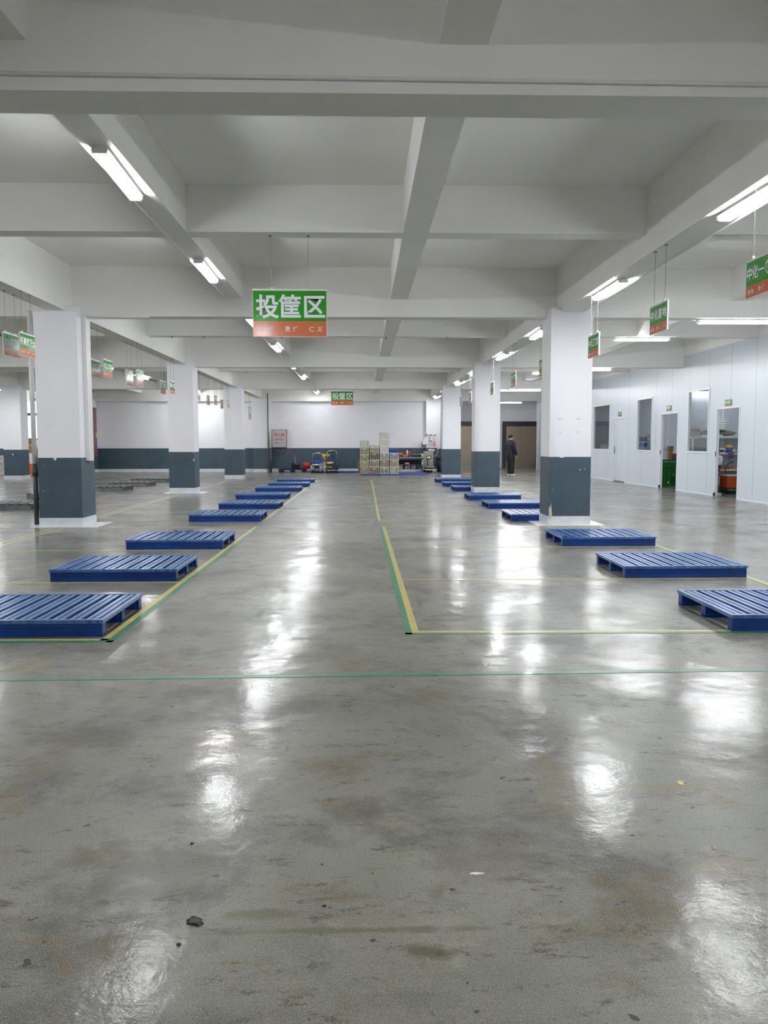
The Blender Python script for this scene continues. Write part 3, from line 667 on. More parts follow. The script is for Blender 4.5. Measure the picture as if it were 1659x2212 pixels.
# ---------------------------------------------------------------- fire cabinets
t = thing('hydrant_cabinet', 'steel fire hydrant cabinet with red lettering on the far wall', 'fire cabinet', (-3.84, 38.30, 1.12))
MB().box(-.345, .345, -.12, .14, 0, .83).build('case', 'redbrown', t); MB().box(-.33, .33, -.135, -.12, .015, .815).build('door', 'fire_steel', t, bevel=.004)
MB().box(-.26, .26, -.139, -.135, .06, .77).build('door_panel', 'fire_steel', t)
lettering('lettering', [(c, -.15+i*.16, .60, .13, .12) for i, c in enumerate('消火栓')]+[(c, -.17+i*.045, .50, .05, .05) for i, c in enumerate('FIREHYDRANT'[:9])]+[(c, -.16+i*.08, .37, .07, .07) for i, c in enumerate('使用说明书')]
          + [(c, -.16+i*.075, .22, .085, .085) for i, c in enumerate('火警119')], 'redtext', t, -.1405, .03)
MB().cbox((-.26, -.145, .52), (.05, .006, .2), ry=.6).build('yellow_tag', 'tag', t)
m = MB().ring([(-.25, -.05, 0), (-.2, -.06, -.09), (-.05, -.06, -.10), (0, -.06, -.17), (.12, -.06, -.2), (.2, -.05, -.02)], .011, 6); m.build('pipework', 'steel', t)
t = thing('hydrant_cabinet', 'tall red-brown cabinet with a yellow tag, seen edge-on past the pipe column', 'fire cabinet', (-12.19, 37.36, .74), hw)
MB().box(-.3, .3, -.2, 0, 0, 2.18).build('case', 'redbrown', t); MB().box(-.29, .29, -.212, -.2, .01, 2.17).build('door', 'redbrown', t)
MB().cbox((.22, -.216, .96), (.16, .006, .2), ry=.6).build('yellow_tag', 'tag', t)

# ---------------------------------------------------------------- platform trolleys, mats and stores along the far wall
tag(MB().box(-2.55, .0, 37.5, 38.3, 0, .03).build('floor_mat', 'matblue', bevel=.006), 'long blue mat under the trolleys and boxes at the far wall', 'mat')
tag(MB().box(-.1, 1.5, 34.15, 35.0, 0, .045).build('flat_pallet', 'matblue', bevel=.006), 'flat blue board carrying the four crate stacks', 'pallet')
tag(MB().box(1.52, 2.75, 34.15, 36.2, 0, .03).build('flat_pallet', 'matblue', bevel=.006), 'flat blue board on the floor before the steel table', 'pallet')
def plastic_pallet(loc, label):
    t = thing('plastic_pallet', label, 'pallet', loc)
    m = MB()
    for i in range(9): m.box(-.6+i*.135, -.6+i*.135+.12, -.4, .4, .13, .15)
    m.box(-.6, .6, -.4, -.36, .11, .15).box(-.6, .6, .36, .4, .11, .15); m.build('deck', 'navy', t)
    for x in (-.52, 0, .52):
        q = MB(); q.frustum(0, .13, (.07, .36), (.1, .38)); q.v = [(a+x, b_, c) for a, b_, c in q.v]; q.build('foot', 'navy', t)
    return t
plastic_pallet((-3.2, 37.85, 0), 'dark blue plastic pallet at the far wall under the mop bucket')
t = thing('mop_bucket', 'black mop bucket with a red-tipped handle on the dark blue pallet', 'bucket', (-3.05, 37.8, .151))
MB().frustum(0, .2, (.16, .13), (.2, .16)).build('bucket', 'black', t, bevel=.01); MB().cbox((-.12, 0, .24), (.14, .2, .08)).build('wringer', 'black', t)
MB().ring([(.0, 0, .12), (-.05, 0, .55)], .013, 8).build('handle', 'steel', t); MB().ring([(-.05, 0, .55), (-.07, 0, .72)], .02, 8).build('grip', 'red', t)
t = thing('basket', 'round red plastic basket lying tilted beside the mop bucket', 'basket', (-2.60, 37.72, .151))
q = MB().lathe((0, 0), [(.1, 0), (.16, .04), (.185, .16), (.15, .24), (.05, .28)], 16); q.build('bowl', 'red', t, smooth=True, rot=(.25, .2, 0), loc=(0, 0, .03))
MB().ring([(.12*math.cos(a), -.19, .14+.11*math.sin(a)) for a in [i*PI/5 for i in range(11)]], .012, 6).build('handle', 'red', t)
def carton(loc, d, mat, label, group=None, rz=0, cat='box', strip=True):
    t = thing('box', label, cat, loc, rz, group)
    MB().box(-d[0]/2, d[0]/2, -d[1]/2, d[1]/2, 0, d[2]*.86).build('body', mat, t, bevel=.006)
    MB().box(-d[0]/2-.006, d[0]/2+.006, -d[1]/2-.006, d[1]/2+.006, d[2]*.86, d[2]).build('lid', mat, t, bevel=.006)
    return t
carton((-2.24, 37.72, .031), (.24, .4, .28), 'white', 'white foam box between red basket and silver trolley')
carton((-1.8, 38.05, .031), (.32, .4, .24), 'white', 'lower white box behind the two trolleys')
carton((-1.8, 38.05, .272), (.30, .38, .20), 'offwhite', 'upper cream box behind the two trolleys')
carton((-2.08, 38.1, .031), (.2, .3, .3), 'offwhite', 'cream box behind the silver trolley')
def hand_trolley(loc, frame, label, h, panel_col, deck2=False):
    t = thing('platform_trolley', label, 'trolley', loc)
    MB().box(-.31, .31, -.42, .42, .14, .18).build('platform', frame, t, bevel=.012)
    q = [(-.22, .38, .18), (-.22, .40, h-.09), (-.19, .40, h-.03), (-.13, .40, h), (.13, .40, h), (.19, .40, h-.03), (.22, .40, h-.09), (.22, .38, .18)]
    MB().ring(q, .016, 8).build('handle', 'chrome', t, smooth=True)
    MB().box(-.215, .215, .385, .4, h*.48, h*.65).build('backboard', panel_col, t)
    if deck2:
        MB().box(-.26, .26, -.3, .36, .34, .37).build('upper_deck', frame, t); MB().box(-.2, .2, .385, .4, h-.24, h-.22).build('crossbar', 'black', t)
        for x in (-.24, .24): MB().ring([(x, -.28, .18), (x, -.28, .8 if x < 0 else .34)], .016, 6).build('post', 'black', t)
    for x in (-.23, .23):
        for y in (-.34, .34):
            MB().ring([(x-.02, y, .06), (x+.02, y, .06)], .06, 14).build('caster_wheel', 'rubber', t, smooth=True); MB().box(x-.03, x+.03, y-.02, y+.02, .06, .14).build('caster_fork', 'steel', t)
    return t
hand_trolley((-2.05, 37.1, 0), 'galv', 'silver platform trolley with a blue backboard', .87, 'blueplastic')
hand_trolley((-1.39, 37.1, 0), 'navy', 'blue two-tier trolley loaded with yellow sacks', .97, 'matblue', True)
t = thing('tray', 'white cloth and dark tray lying on a silver trolley', 'tray', (-2.08, 37.1, .181)); MB().box(-.2, .2, -.2, .2, .13, .15).build('board', 'black', t); MB().box(-.1, .12, -.15, .15, 0, .13).build('support', 'black', t)
MB().blob((.0, 0, .17), (.4, .36, .06), 4, .1).build('cloth', 'white', t, smooth=True)
for i, (x, y, z, d, l) in enumerate([(-1.45, 37.05, .43, (.34, .4, .13), 'yellow sack on the upper tier of the blue trolley'), (-1.45, 37.05, .255, (.26, .4, .14), 'yellow sack on the lower tier of the blue trolley')]):
    tag(MB().blob((0, 0, 0), d, i+3, .06).build('sack', 'yellow', smooth=True, loc=(x, y, z)), l, 'sack')
q = MB().ring([(-.16, .0, .10), (-.08, 0, .06), (-.02, 0, -.08), (.0, 0, -.18)], [.07, .09, .06, .03], 10).ring([(-.1, 0, .06), (.08, 0, .07), (.2, 0, .06)], [.07, .07, .06], 10)
tag(q.build('sack', 'yellow', smooth=True, loc=(-1.70, 38.05, .675)), 'yellow sack slumped over the cream box and trolley post', 'sack')
t = thing('sack_truck', 'black upright hand truck standing inside the blue trolley', 'trolley', (-1.36, 37.85, .031))
for x in (-.05, .05): MB().ring([(x*2, 0, 0), (x, 0, .5), (x, 0, .88)], .016, 6).build('post', 'black', t)
MB().box(-.12, .12, -.02, .02, .88, .93).build('grip', 'black', t); MB().box(-.12, .12, -.2, .02, 0, .02).build('toe_plate', 'black', t)
carton((-.16, 37.6, .0), (.1, .5, .55), 'card', 'flattened brown cardboard leaning beside the crate stacks')
tag(MB().box(-1.1, -.05, 37.2, 37.42, 0, .035).build('floor_mat', 'navy', bevel=.004), 'narrow dark blue board before the far wall skirting', 'mat')

# crates
def crate_mesh(w_, d_, h_, nx, nz, vert=False):
    m = MB(); t = .014; x0, x1, y0, y1 = -w_/2, w_/2, -d_/2, d_/2
    m.box(x0, x1, y0, y1, 0, .012)
    for (a, c) in ((x0, x0+.045), (x1-.045, x1)):
        m.box(a, c, y0, y0+t, 0, h_).box(a, c, y1-t, y1, 0, h_)
    for (a, c) in ((y0, y0+.05), (y1-.05, y1)):
        m.box(x0, x0+t, a, c, 0, h_).box(x1-t, x1, a, c, 0, h_)
    for z0, z1 in ((0, .03), (h_-.045, h_-.004)):
        m.box(x0, x1, y0-.003, y0+t, z0, z1).box(x0, x1, y1-t, y1+.003, z0, z1).box(x0-.003, x0+t, y0, y1, z0, z1).box(x1-t, x1+.003, y0, y1, z0, z1)
    m.box(x0-.008, x1+.008, y0-.008, y0+t, h_-.012, h_-.003).box(x0-.008, x1+.008, y1-t, y1+.008, h_-.012, h_-.003)
    for i in range(nz):
        z = .03+(h_-.075)*(i+1)/(nz+1); m.box(x0, x1, y0+.002, y0+t-.003, z-.007, z+.007).box(x0, x1, y1-t+.003, y1-.002, z-.007, z+.007).box(x0+.002, x0+t-.003, y0, y1, z-.007, z+.007).box(x1-t+.003, x1-.002, y0, y1, z-.007, z+.007)
    for i in range(nx):
        x = x0+.045+(w_-.09)*(i+1)/(nx+1); m.box(x-.008, x+.008, y0, y0+t-.002, .03, h_-.045).box(x-.008, x+.008, y1-t+.002, y1, .03, h_-.045)
    for i in range(5):
        y = y0+(d_)*(i+1)/6; m.box(x0, x0+t-.002, y-.008, y+.008, .03, h_-.045).box(x1-t+.002, x1, y-.008, y+.008, .03, h_-.045)
    return m
GC = 'plastic crates stacked on the flat blue board'
def crate(x, y, z, w_, h_, mat, nx, nz, label, d_=.5, fill=None, rot=None, plate=True, group=GC):
    t = thing('crate', label, 'crate', (x, y, z), 0, group)
    if rot: t.rotation_euler = rot
    crate_mesh(w_, d_, h_, nx, nz).build('body', mat, t)
    if plate: MB().box(-.05, .05, -d_/2-.006, -d_/2+.002, h_*.66, h_*.82).build('name_plate', 'offwhite' if mat != 'offwhite' else 'white', t)
    if mat == 'white' and not fill: MB().box(-w_/2+.015, w_/2-.015, -d_/2+.015, -d_/2+.02, .02, h_*.94).box(-w_/2+.015, w_/2-.015, d_/2-.02, d_/2-.015, .02, h_*.94).build('end_web', 'offwhite', t)
    if fill: MB().box(-w_/2+.02, w_/2-.02, -d_/2+.02, d_/2-.02, .015, h_*.8).build('contents', fill, t)
    return t
YC = 34.45
for i, (z, h_, mt, fl, l) in enumerate([(.046, .278, 'taupe', 'taupe', 'greyish slotted crate at the foot of the first stack'), (.325, .25, 'yellowed', 'taupe', 'yellowed slotted crate second from the foot of the first stack'), (.576, .27, 'yellowed', None, 'yellowed slotted crate in the middle of the first stack'), (.847, .285, 'yellowed', None, 'yellowed slotted crate under the bottle crate')]):
    crate(.075, YC, z, .37, h_-.002, mt, 2, 4, l, fill=fl)
t = crate(.065, YC, 1.133, .35, .29, 'cream', 3, 0, 'cream crate full of shiny clear bottles, topping the first stack', plate=False)
for i in range(4):
    for j in range(2): tag(MB().lathe((0, 0), [(.036, 0), (.038, .02), (.038, .2), (.014, .26), (.014, .3)], 10).build('bottle', 'glass', smooth=True, loc=(.065-.12+i*.08, YC-.15+j*.2, 1.147)), 'clear bottle standing in the crate on top of the first stack', 'bottle', 'bottles in the top crate')
for z, w_, h_, mt, fl, l, rt_ in [(.046, .40, .285, 'taupe', 'maroon', 'crate with red-brown contents at the foot of the second stack', None), (.332, .42, .30, 'cream', None, 'wide cream crate second from the foot of the second stack', None), (.634, .38, .30, 'taupe', 'black', 'crate with dark contents third in the second stack', None), (.948, .40, .285, 'cream', None, 'tilted empty cream crate topping the second stack', (0, .035, 0))]:
    crate(.485, YC, z, w_, h_, mt, 3, 4, l, fill=fl, rot=rt_)
for z, mt, fl, l, nz in [(.046, 'offwhite', 'black', 'slatted crate at the foot of the tallest stack', 5), (.334, 'taupe', 'taupe', 'dusty crate second in the tallest stack', 4), (.622, 'offwhite', None, 'white slatted crate third in the tallest stack', 5), (.910, 'white', None, 'white slatted crate fourth in the tallest stack', 4), (1.198, 'white', None, 'white slatted crate fifth in the tallest stack', 4), (1.486, 'white', None, 'white slatted crate topping the tallest stack', 4)]:
    crate(.90, YC, z, .385, .286, mt, 1 if nz == 5 else 0, nz, l, fill=fl, plate=z < .8)
for z, mt, fl, l in [(.046, 'offwhite', None, 'off-white crate at the foot of the stack with the blue tray'), (.339, 'cream', None, 'cream crate second in the stack with the blue tray'), (.640, 'offwhite', 'blueplastic', 'off-white crate with blue contents under the blue tray')]:
    crate(1.31, YC, z, .39, .29, mt, 3, 4, l, fill=fl)
t = thing('tray', 'blue plastic tray on top of the last crate stack', 'tray', (1.30, YC, .942)); MB().box(-.19, .19, -.24, .24, 0, .02).box(-.19, .19, -.24, -.225, 0, .12).box(-.19, .19, .225, .24, 0, .12).box(-.19, -.175, -.24, .24, 0, .12).box(.175, .19, -.24, .24, 0, .12).box(-.2, .2, -.25, .25, .1, .12).build('body', 'blueplastic', t)

# steel table with its load
TX, TY, TZ = 2.12, 36.6, .70
t = thing('work_table', 'stainless steel table with lower shelf beside the crate stacks', 'table', (TX, TY, 0))
MB().box(-.62, .58, -.35, .35, TZ-.04, TZ).build('tabletop', 'steel', t, bevel=.004); MB().box(-.6, .56, -.33, .33, .15, .175).build('lower_shelf', 'steel', t)
for x in (-.58, .53):
    for y in (-.31, .31): MB().cyl((x, y), .022, 0, TZ-.04, 10).build('leg', 'chrome', t, smooth=True)
tag(MB().box(-.55, .5, .0, .02, 0, .4).build('black_board', 'black', loc=(TX, TY+.3, .176)), 'black board closing the back of the steel table', 'board')
tag(MB().blob((0, 0, .09), (.26, .26, .2), 5, .15, flat=.3).build('bag', 'orangeplastic', smooth=True, loc=(TX-.44, TY+.06, TZ)), 'orange-red crumpled bag on the steel table', 'bag')
t = thing('fire_extinguisher', 'red extinguisher bottle standing on the steel table', 'extinguisher', (TX-.05, TY-.1, TZ+.001)); MB().lathe((0, 0), [(.055, 0), (.06, .03), (.06, .2), (.03, .26), (.02, .28)], 14).build('bottle', 'red', t, smooth=True); MB().cyl((0, 0), .025, .28, .32, 10).box(-.02, .07, -.01, .01, .3, .32).build('valve', 'black', t)
tag(MB().cyl((0, 0), .035, 0, .3, 12).build('bottle', 'white', smooth=True, loc=(TX-.14, TY, TZ+.001)), 'slim white bottle touching the red extinguisher', 'bottle')
t = thing('toolbox', 'flat dark toolbox on the steel table', 'toolbox', (TX+.27, TY-.05, TZ+.001)); MB().box(-.2, .2, -.12, .12, 0, .09).build('body', 'black', t, bevel=.008); MB().box(-.2, .2, -.12, .12, .09, .13).build('lid', 'galv', t, bevel=.01)
tag(MB().lathe((0, 0), [(.03, 0), (.04, .13)], 12).build('cup', 'white', smooth=True, loc=(TX+.53, TY-.1, TZ+.001)), 'white cup on the table end', 'cup'); tag(MB().box(-.06, .06, -.05, .05, 0, .16).build('box', 'lime', loc=(TX+.50, TY+.12, TZ+.001)), 'small green box behind the white cup', 'box')
t = thing('parts_tray', 'olive tray of small parts between bag and extinguisher', 'tray', (TX-.25, TY-.12, TZ+.001)); MB().box(-.08, .08, -.08, .08, 0, .06).build('body', 'sack', t); MB().blob((0, 0, .07), (.12, .1, .05), 8, .2).build('heap', 'yellow', t)
for x, mt, fl, l in ((-.46, 'taupe', 'galv', 'grey bin on the shelf under the steel table, beside the crates'), (-.16, 'galv', 'maroon', 'bin with pink bag on the lower shelf'), (.13, 'galv', 'maroon', 'bin with red tools on the lower shelf'), (.40, 'dgrey', None, 'dark grey bin at the end of the lower shelf')):
    t = thing('storage_bin', l, 'bin', (TX+x, TY-.1, .176), 0, 'bins under the steel table'); MB().box(-.12, .12, -.18, .18, 0, .01).box(-.12, .12, -.18, -.17, 0, .14).box(-.12, .12, .17, .18, 0, .2).box(-.12, -.11, -.18, .18, 0, .2).box(.11, .12, -.18, .18, 0, .2).build('body', mt, t)
    if fl: MB().blob((0, 0, .14), (.2, .3, .12), int(x*100), .12).build('contents', fl, t)
tag(MB().blob((0, 0, 0), (.2, .2, .09), 12, .15).build('bag', 'pink', smooth=True, loc=(TX-.16, TY-.14, .42)), 'pink bag on a bin under the steel table', 'bag')
tag(MB().ring([(0, 0, 0), (.04, 0, .02), (.06, 0, .1), (.06, 0, .3), (.02, 0, .36), (-.15, 0, .36)], .014, 8).build('bent_tube', 'chrome', smooth=True, loc=(1.98, 35.9, .046)), 'bent chrome tube standing before the table shelf', 'tube')
# cabinet, scale, bin, rail
t = thing('machine_cabinet', 'beige enamelled machine cabinet between table and waste bin', 'cabinet', (2.98, 37.55, 0))
MB().box(-.22, .21, -.25, .25, .1, .95).build('body', 'beige', t, bevel=.01); MB().box(-.2, .2, -.2, .2, 0, .1).build('plinth', 'black', t); MB().box(-.2, .12, -.258, -.25, .2, .86).build('door', 'beige', t); MB().cyl((.1, -.27), .03, .68, .72, 10).cyl((-.02, -.27), .025, .6, .63, 10).build('knob', 'dgrey', t)
t = thing('bench_scale', 'platform scale with a grey display on a low wheeled cart', 'scale', (2.98, 36.7, 0))
MB().box(-.22, .22, -.28, .28, .12, .17).build('cart', 'offwhite', t)
for x in (-.18, .2): MB().ring([(x-.015, -.25, .05), (x+.015, -.25, .05)], .05, 12).build('caster_wheel', 'rubber', t)
MB().box(-.2, .2, -.22, .22, .17, .24).build('platform', 'black', t); MB().box(-.17, .19, -.24, .2, .24, .29).build('weighing_plate', 'steel', t)
MB().ring([(-.08, .1, .29), (-.08, .1, .62)], .025, 8).build('column', 'dgrey', t); MB().ring([(.14, .1, .29), (-.06, .1, .56)], .008, 6).build('brace', 'black', t)
MB().cbox((-.03, .06, .68), (.24, .06, .14), rx=-.3).build('display', 'black', t); MB().cbox((-.03, .03, .68), (.17, .02, .08), rx=-.3).build('screen', 'offwhite', t)
t = thing('waste_bin', 'tall dark waste bin with a black liner by the far pipe', 'bin', (3.52, 37.4, 0)); MB().lathe((0, 0), [(.14, 0), (.17, .62)], 18).build('bucket', 'rubber', t, smooth=True); MB().lathe((0, 0), [(.175, .56), (.19, .6), (.185, .68), (.15, .7), (.05, .6)], 18).build('liner', 'black', t, smooth=True)
t = thing('hook_rail', 'steel hook rail on the pilaster above the beige cabinet', 'rail', (3.14, 38.05, 1.69)); MB().box(-.24, .24, -.03, -.01, -.02, .01).build('bar', 'steel', t)
for x in (-.19, 0, .2): MB().ring([(x, .04, 0), (x, -.05, 0)], .03, 12).build('hook', 'dgrey', t)
def hang(x, z, w_, h_, mat, label, seed, cat='bag', rz=0):
    m = MB(); rnd = random.Random(seed); n = 9
    pts = [(-w_/2, -h_), (w_/2, -h_*.95), (w_/2*.9, -h_*.4), (.02, 0), (-.02, 0), (-w_/2*.95, -h_*.5)]; m.poly(pts, -.02, .02)
    return tag(m.build('hanging_'+cat, mat, loc=(x, 37.97, z), bevel=.01), label, cat, 'bags hanging from the hook rail')
hang(2.90, 1.60, .28, .36, 'white', 'white bag hanging lowest on the hook rail, beside the switch box', 1); hang(3.14, 1.62, .16, .24, 'white', 'white bag hanging under the middle hook', 2); hang(3.32, 1.62, .17, .22, 'offwhite', 'off-white bag hanging under the last hook', 3)
tag(MB().cyl((0, 0), .04, -.01, .01, 14).build('tape_roll', 'orangeplastic', loc=(3.15, 37.94, 1.42), rot=(PI/2, 0, 0)), 'small orange tape roll hanging on the hook rail', 'tape roll')
tag(MB().ring([(0, 0, .25), (.01, 0, .12), (-.02, 0, 0)], .012, 6).build('strap', 'black', loc=(3.06, 37.95, 1.36)), 'dark strap hanging on the hook rail', 'strap')
tag(MB().blob((0, 0, 0), (.09, .06, .26), 9, .3).build('ribbon', 'pink', loc=(3.30, 37.93, 1.29)), 'pink ribbon hanging over the beige cabinet', 'ribbon')
tag(MB().blob((0, 0, 0), (.26, .2, .1), 19, .3).build('cloth', 'white', loc=(3.12, 37.5, 1.0)), 'crumpled white cloth on the beige cabinet', 'cloth')
t = thing('switch_box', 'grey switch box on the wall beside the hanging white bag', 'switch box', (2.80, 38.38, 1.08)); MB().box(-.06, .06, -.1, .07, 0, .26).build('case', 'beige', t); MB().box(-.02, .02, -.115, -.1, .1, .16).build('switch', 'black', t)
t = thing('socket', 'white power socket with a plugged cable over the waste bin', 'socket', (3.5, 38.07, 1.05)); MB().box(-.06, .06, -.02, .03, 0, .1).build('plate', 'white', t); MB().ring([(.0, -.03, .02), (-.04, -.06, -.15), (-.12, -.08, -.3), (-.2, -.1, -.35)], .008, 5).build('cable', 'white', t)

# ---------------------------------------------------------------- lifts
for x0, x1, l in ((7.72, 9.34, 'bronze goods lift behind the standing person'), (4.22, 5.86, 'bronze goods lift showing between the rear partition-side columns')):
    t = thing('goods_lift', l, 'lift', ((x0+x1)/2, 44.335, 0)); h = (x1-x0)/2
    MB().box(-h-.21, -h, -.06, .02, 0, 2.47).box(h, h+.21, -.06, .02, 0, 2.47).box(-h, h, -.06, .02, 2.22, 2.47).build('surround', 'charcoal', t)
    for s in (0, 1): MB().box(-h if not s else .006, -.006 if not s else h, -.01, .012, .02, 2.22).build('door', 'bronze', t)
    MB().box(-h, h, -.1, 0, 0, .02).build('sill', 'steel', t)
t = thing('hand_truck', 'small red hand pallet truck by the lift edge', 'pallet truck', (9.3, 43.6, 0)); MB().box(-.1, .1, -.3, .3, .13, .2).build('fork', 'red', t)
for y in (-.2, .2): MB().ring([(-.04, y, .065), (.04, y, .065)], .065, 12).build('wheel', 'rubber', t)
MB().ring([(.05, .2, .2), (.08, .3, .6), (.12, .3, 1.0), (.02, .3, 1.1)], .018, 6).build('drawbar', 'red', t)

# ---------------------------------------------------------------- stores beyond the outer column
t = thing('storage_rack', 'white open rack at the picture edge before the outer column', 'rack', (-15.35, 35.2, 0))
for z in (.02, .3, .55, .79): MB().box(-.5, .3, -.2, .2, z, z+.025).build('shelf', 'white', t)
for x in (-.5, .28):
    for y in (-.2, .18): MB().box(x, x+.02, y, y+.02, 0, .82).build('post', 'white', t)
MB().box(-.48, .28, .17, .19, .03, .79).build('back', 'white', t)
tag(MB().blob((0, 0, .04), (.1, .1, .08), 2, .1).build('ball', 'yellow', loc=(-15.12, 35.1, .326)), 'small yellow thing lying on the white rack', 'ball')
carton((-14.9, 37.2, .0), (.62, .5, .42), 'orangeplastic', 'orange slatted crate by the outer column', cat='crate'); carton((-14.9, 37.2, .43), (.62, .5, .46), 'white', 'white box on the orange crate')
carton((-15.15, 37.4, .9), (.32, .4, .36), 'card', 'brown carton on the white box, lower of the window-side ones'); carton((-14.8, 37.4, .9), (.3, .4, .34), 'card', 'brown carton nearer the grey pipe, on the white box'); carton((-15.0, 37.4, 1.27), (.55, .4, .22), 'card', 'flat brown carton under the bright window')

# ---------------------------------------------------------------- rooms behind the partition
t = thing('shelf_unit', 'cream steel shelf unit full of stores seen through the doorway', 'shelf', (9.75, 21.95, 0))
for z, z0 in ((1.49, 1.44), (1.055, 1.01), (.615, .575), (.2, .16)): MB().box(-1.03, .95, -.3, .3, z0, z).build('shelf', 'offwhite', t)
for x in (-1.03, .91):
    for y in (-.3, .26): MB().box(x, x+.04, y, y+.04, 0, 1.49).build('post', 'offwhite', t)
def tub(name, loc, label, mat, r0, r1, h_, slots, cat):
    t = thing(name, label, cat, loc); n = 20; m = MB()
    m.lathe((0, 0), [(r0*.98, 0), (r0, .01)], n)
    rows = 5
    for i in range(rows):
        za = h_*(i)/rows; zb = za+h_/rows*.52; ra = r0+(r1-r0)*za/h_; rb = r0+(r1-r0)*zb/h_
        base = len(m.v)
        for r_, z in ((ra, za), (rb, zb), (rb-.006, zb), (ra-.006, za)):
            for k in range(n): a = 2*PI*k/n; m.v.append((r_*math.cos(a), r_*math.sin(a), z))
        for q in range(4):
            for k in range(n): m.f.append((base+q*n+k, base+q*n+(k+1) % n, base+((q+1) % 4)*n+(k+1) % n, base+((q+1) % 4)*n+k))
    for k in range(0, n, 2):
        a = 2*PI*k/n; c, s_ = math.cos(a), math.sin(a); m.ring([(r0*c, r0*s_, 0), (r1*c, r1*s_, h_)], .008, 4)
    m.build('body', mat, t)
    MB().ring([(r1*math.cos(2*PI*k/24), r1*math.sin(2*PI*k/24), h_) for k in range(24)], .014, 6, closed=True).build('rim', mat, t)
    return t
tub('laundry_basket', (9.41, 21.85, 1.66), 'white perforated basket on the woven sack, top shelf', 'white', .28, .345, .28, 1, 'basket')
tag(MB().blob((0, 0, 0), (1.0, .40, .16), 6, .04).build('sack', 'sack', smooth=True, loc=(9.5, 21.97, 1.575)), 'flat woven sack under the white basket', 'sack')
carton((8.86, 21.95, 1.491), (.2, .4, .12), 'sack', 'grey-green box at the end of the top shelf'); carton((9.25, 21.68, 1.491), (.56, .06, .04), 'white', 'long flat white box on the top shelf')
tag(MB().blob((0, 0, 0), (.26, .3, .1), 16, .05).build('sack', 'card', smooth=True, loc=(8.90, 21.95, 1.655)), 'tan folded sack on the grey-green box', 'sack')
tag(MB().cyl((0, 0), .035, 0, .1, 14).build('cup', 'lime', smooth=True, loc=(9.465, 21.75, 1.056)), 'lime green cup on the middle shelf', 'cup')
carton((9.60, 21.92, 1.056), (.17, .2, .12), 'white', 'small white carton on the middle shelf')
t = thing('detergent_bucket', 'blue tub with a yellow lid on the middle shelf', 'bucket', (9.77, 21.8, 1.056)); MB().cyl((0, 0), .075, 0, .12, 16).build('tub', 'blueplastic', t, smooth=True); MB().cyl((0, 0), .08, .12, .2, 16).build('lid', 'yellow', t, smooth=True)
for i, (x, m_) in enumerate(((9.52, 'black'), (9.66, 'blueplastic'), (9.86, 'white'))): tag(MB().blob((0, 0, .02), (.12, .1, .05), i, .2).build('cloth', m_, loc=(x, 21.68, 1.082)), ['black', 'blue', 'white'][i]+' cloth scrap at the front of the middle shelf', 'cloth')
tag(MB().blob((0, 0, 0), (.14, .12, .2), 3, .12).build('cloth', 'purple', loc=(9.72, 21.57, 1.0)), 'purple cloth hanging over the middle shelf edge', 'cloth')
carton((9.57, 21.8, .616), (.2, .25, .09), 'card', 'shallow brown box on the lower shelf'); carton((9.82, 21.8, .616), (.12, .12, .07), 'orangeplastic', 'small orange box on the lower shelf')
tag(MB().ring([(.05, .03, -.62), (0, 0, -.15), (.0, 0, 0), (.04, 0, .1), (.12, 0, .16), (.2, 0, .17)], .018, 8).build('hose', 'dgrey', smooth=True, loc=(9.56, 21.5, .64)), 'grey bent hose arching before the lower shelf', 'hose')
t = thing('wheeled_bin', 'orange plastic bin on a dark wheeled base inside the doorway', 'bin', (9.56, 21.15, 0)); q = MB().frustum(.15, .47, (.19, .2), (.215, .23)); q.build('bin', 'orangeplastic', t, bevel=.015); MB().box(-.225, .225, -.24, .24, .46, .49).build('rim', 'offwhite', t); MB().box(-.18, .18, -.2, .2, .08, .14).build('base', 'galv', t)
for x in (-.13, .13): MB().ring([(x-.015, -.15, .04), (x+.015, -.15, .04)], .04, 12).build('caster_wheel', 'rubber', t)
t = thing('film_roll', 'bundle wrapped in clear film on a red frame, low in the doorway', 'bundle', (9.2, 21.33, .17)); MB().ring([(-.35, 0, .22), (.12, .05, .24)], .11, 14).build('roll', 'clear', t, smooth=True); MB().box(-.3, .1, -.12, .12, .06, .10).build('frame', 'red', t); MB().box(-.3, .1, -.1, .1, -.17, .06).build('base', 'black', t)
t = thing('floor_squeegee', 'long-handled white squeegee with a red grip in the doorway', 'squeegee', (8.86, 20.3, 0)); MB().ring([(0, 0, .05), (.02, 0, .5)], .012, 8).build('handle', 'steel', t, smooth=True); MB().ring([(.02, 0, .48), (.03, 0, .68)], .016, 8).build('grip', 'red', t); MB().box(-.07, .07, -.03, .03, .006, .07).build('head', 'white', t)
t = thing('hanging_clothes', 'white shirt and dark trousers hung just inside the doorway', 'clothes', (8.96, 20.5, .65)); MB().blob((0, 0, .22), (.16, .1, .26), 7, .12).build('shirt', 'white', t, smooth=True); MB().blob((-.02, 0, .04), (.11, .09, .2), 8, .08).build('trousers', 'black', t, smooth=True); MB().ring([(0, .02, .33), (-.02, .02, .7), (-.225, -.3, .72)], .008, 5).build('hanger_arm', 'wire', t)
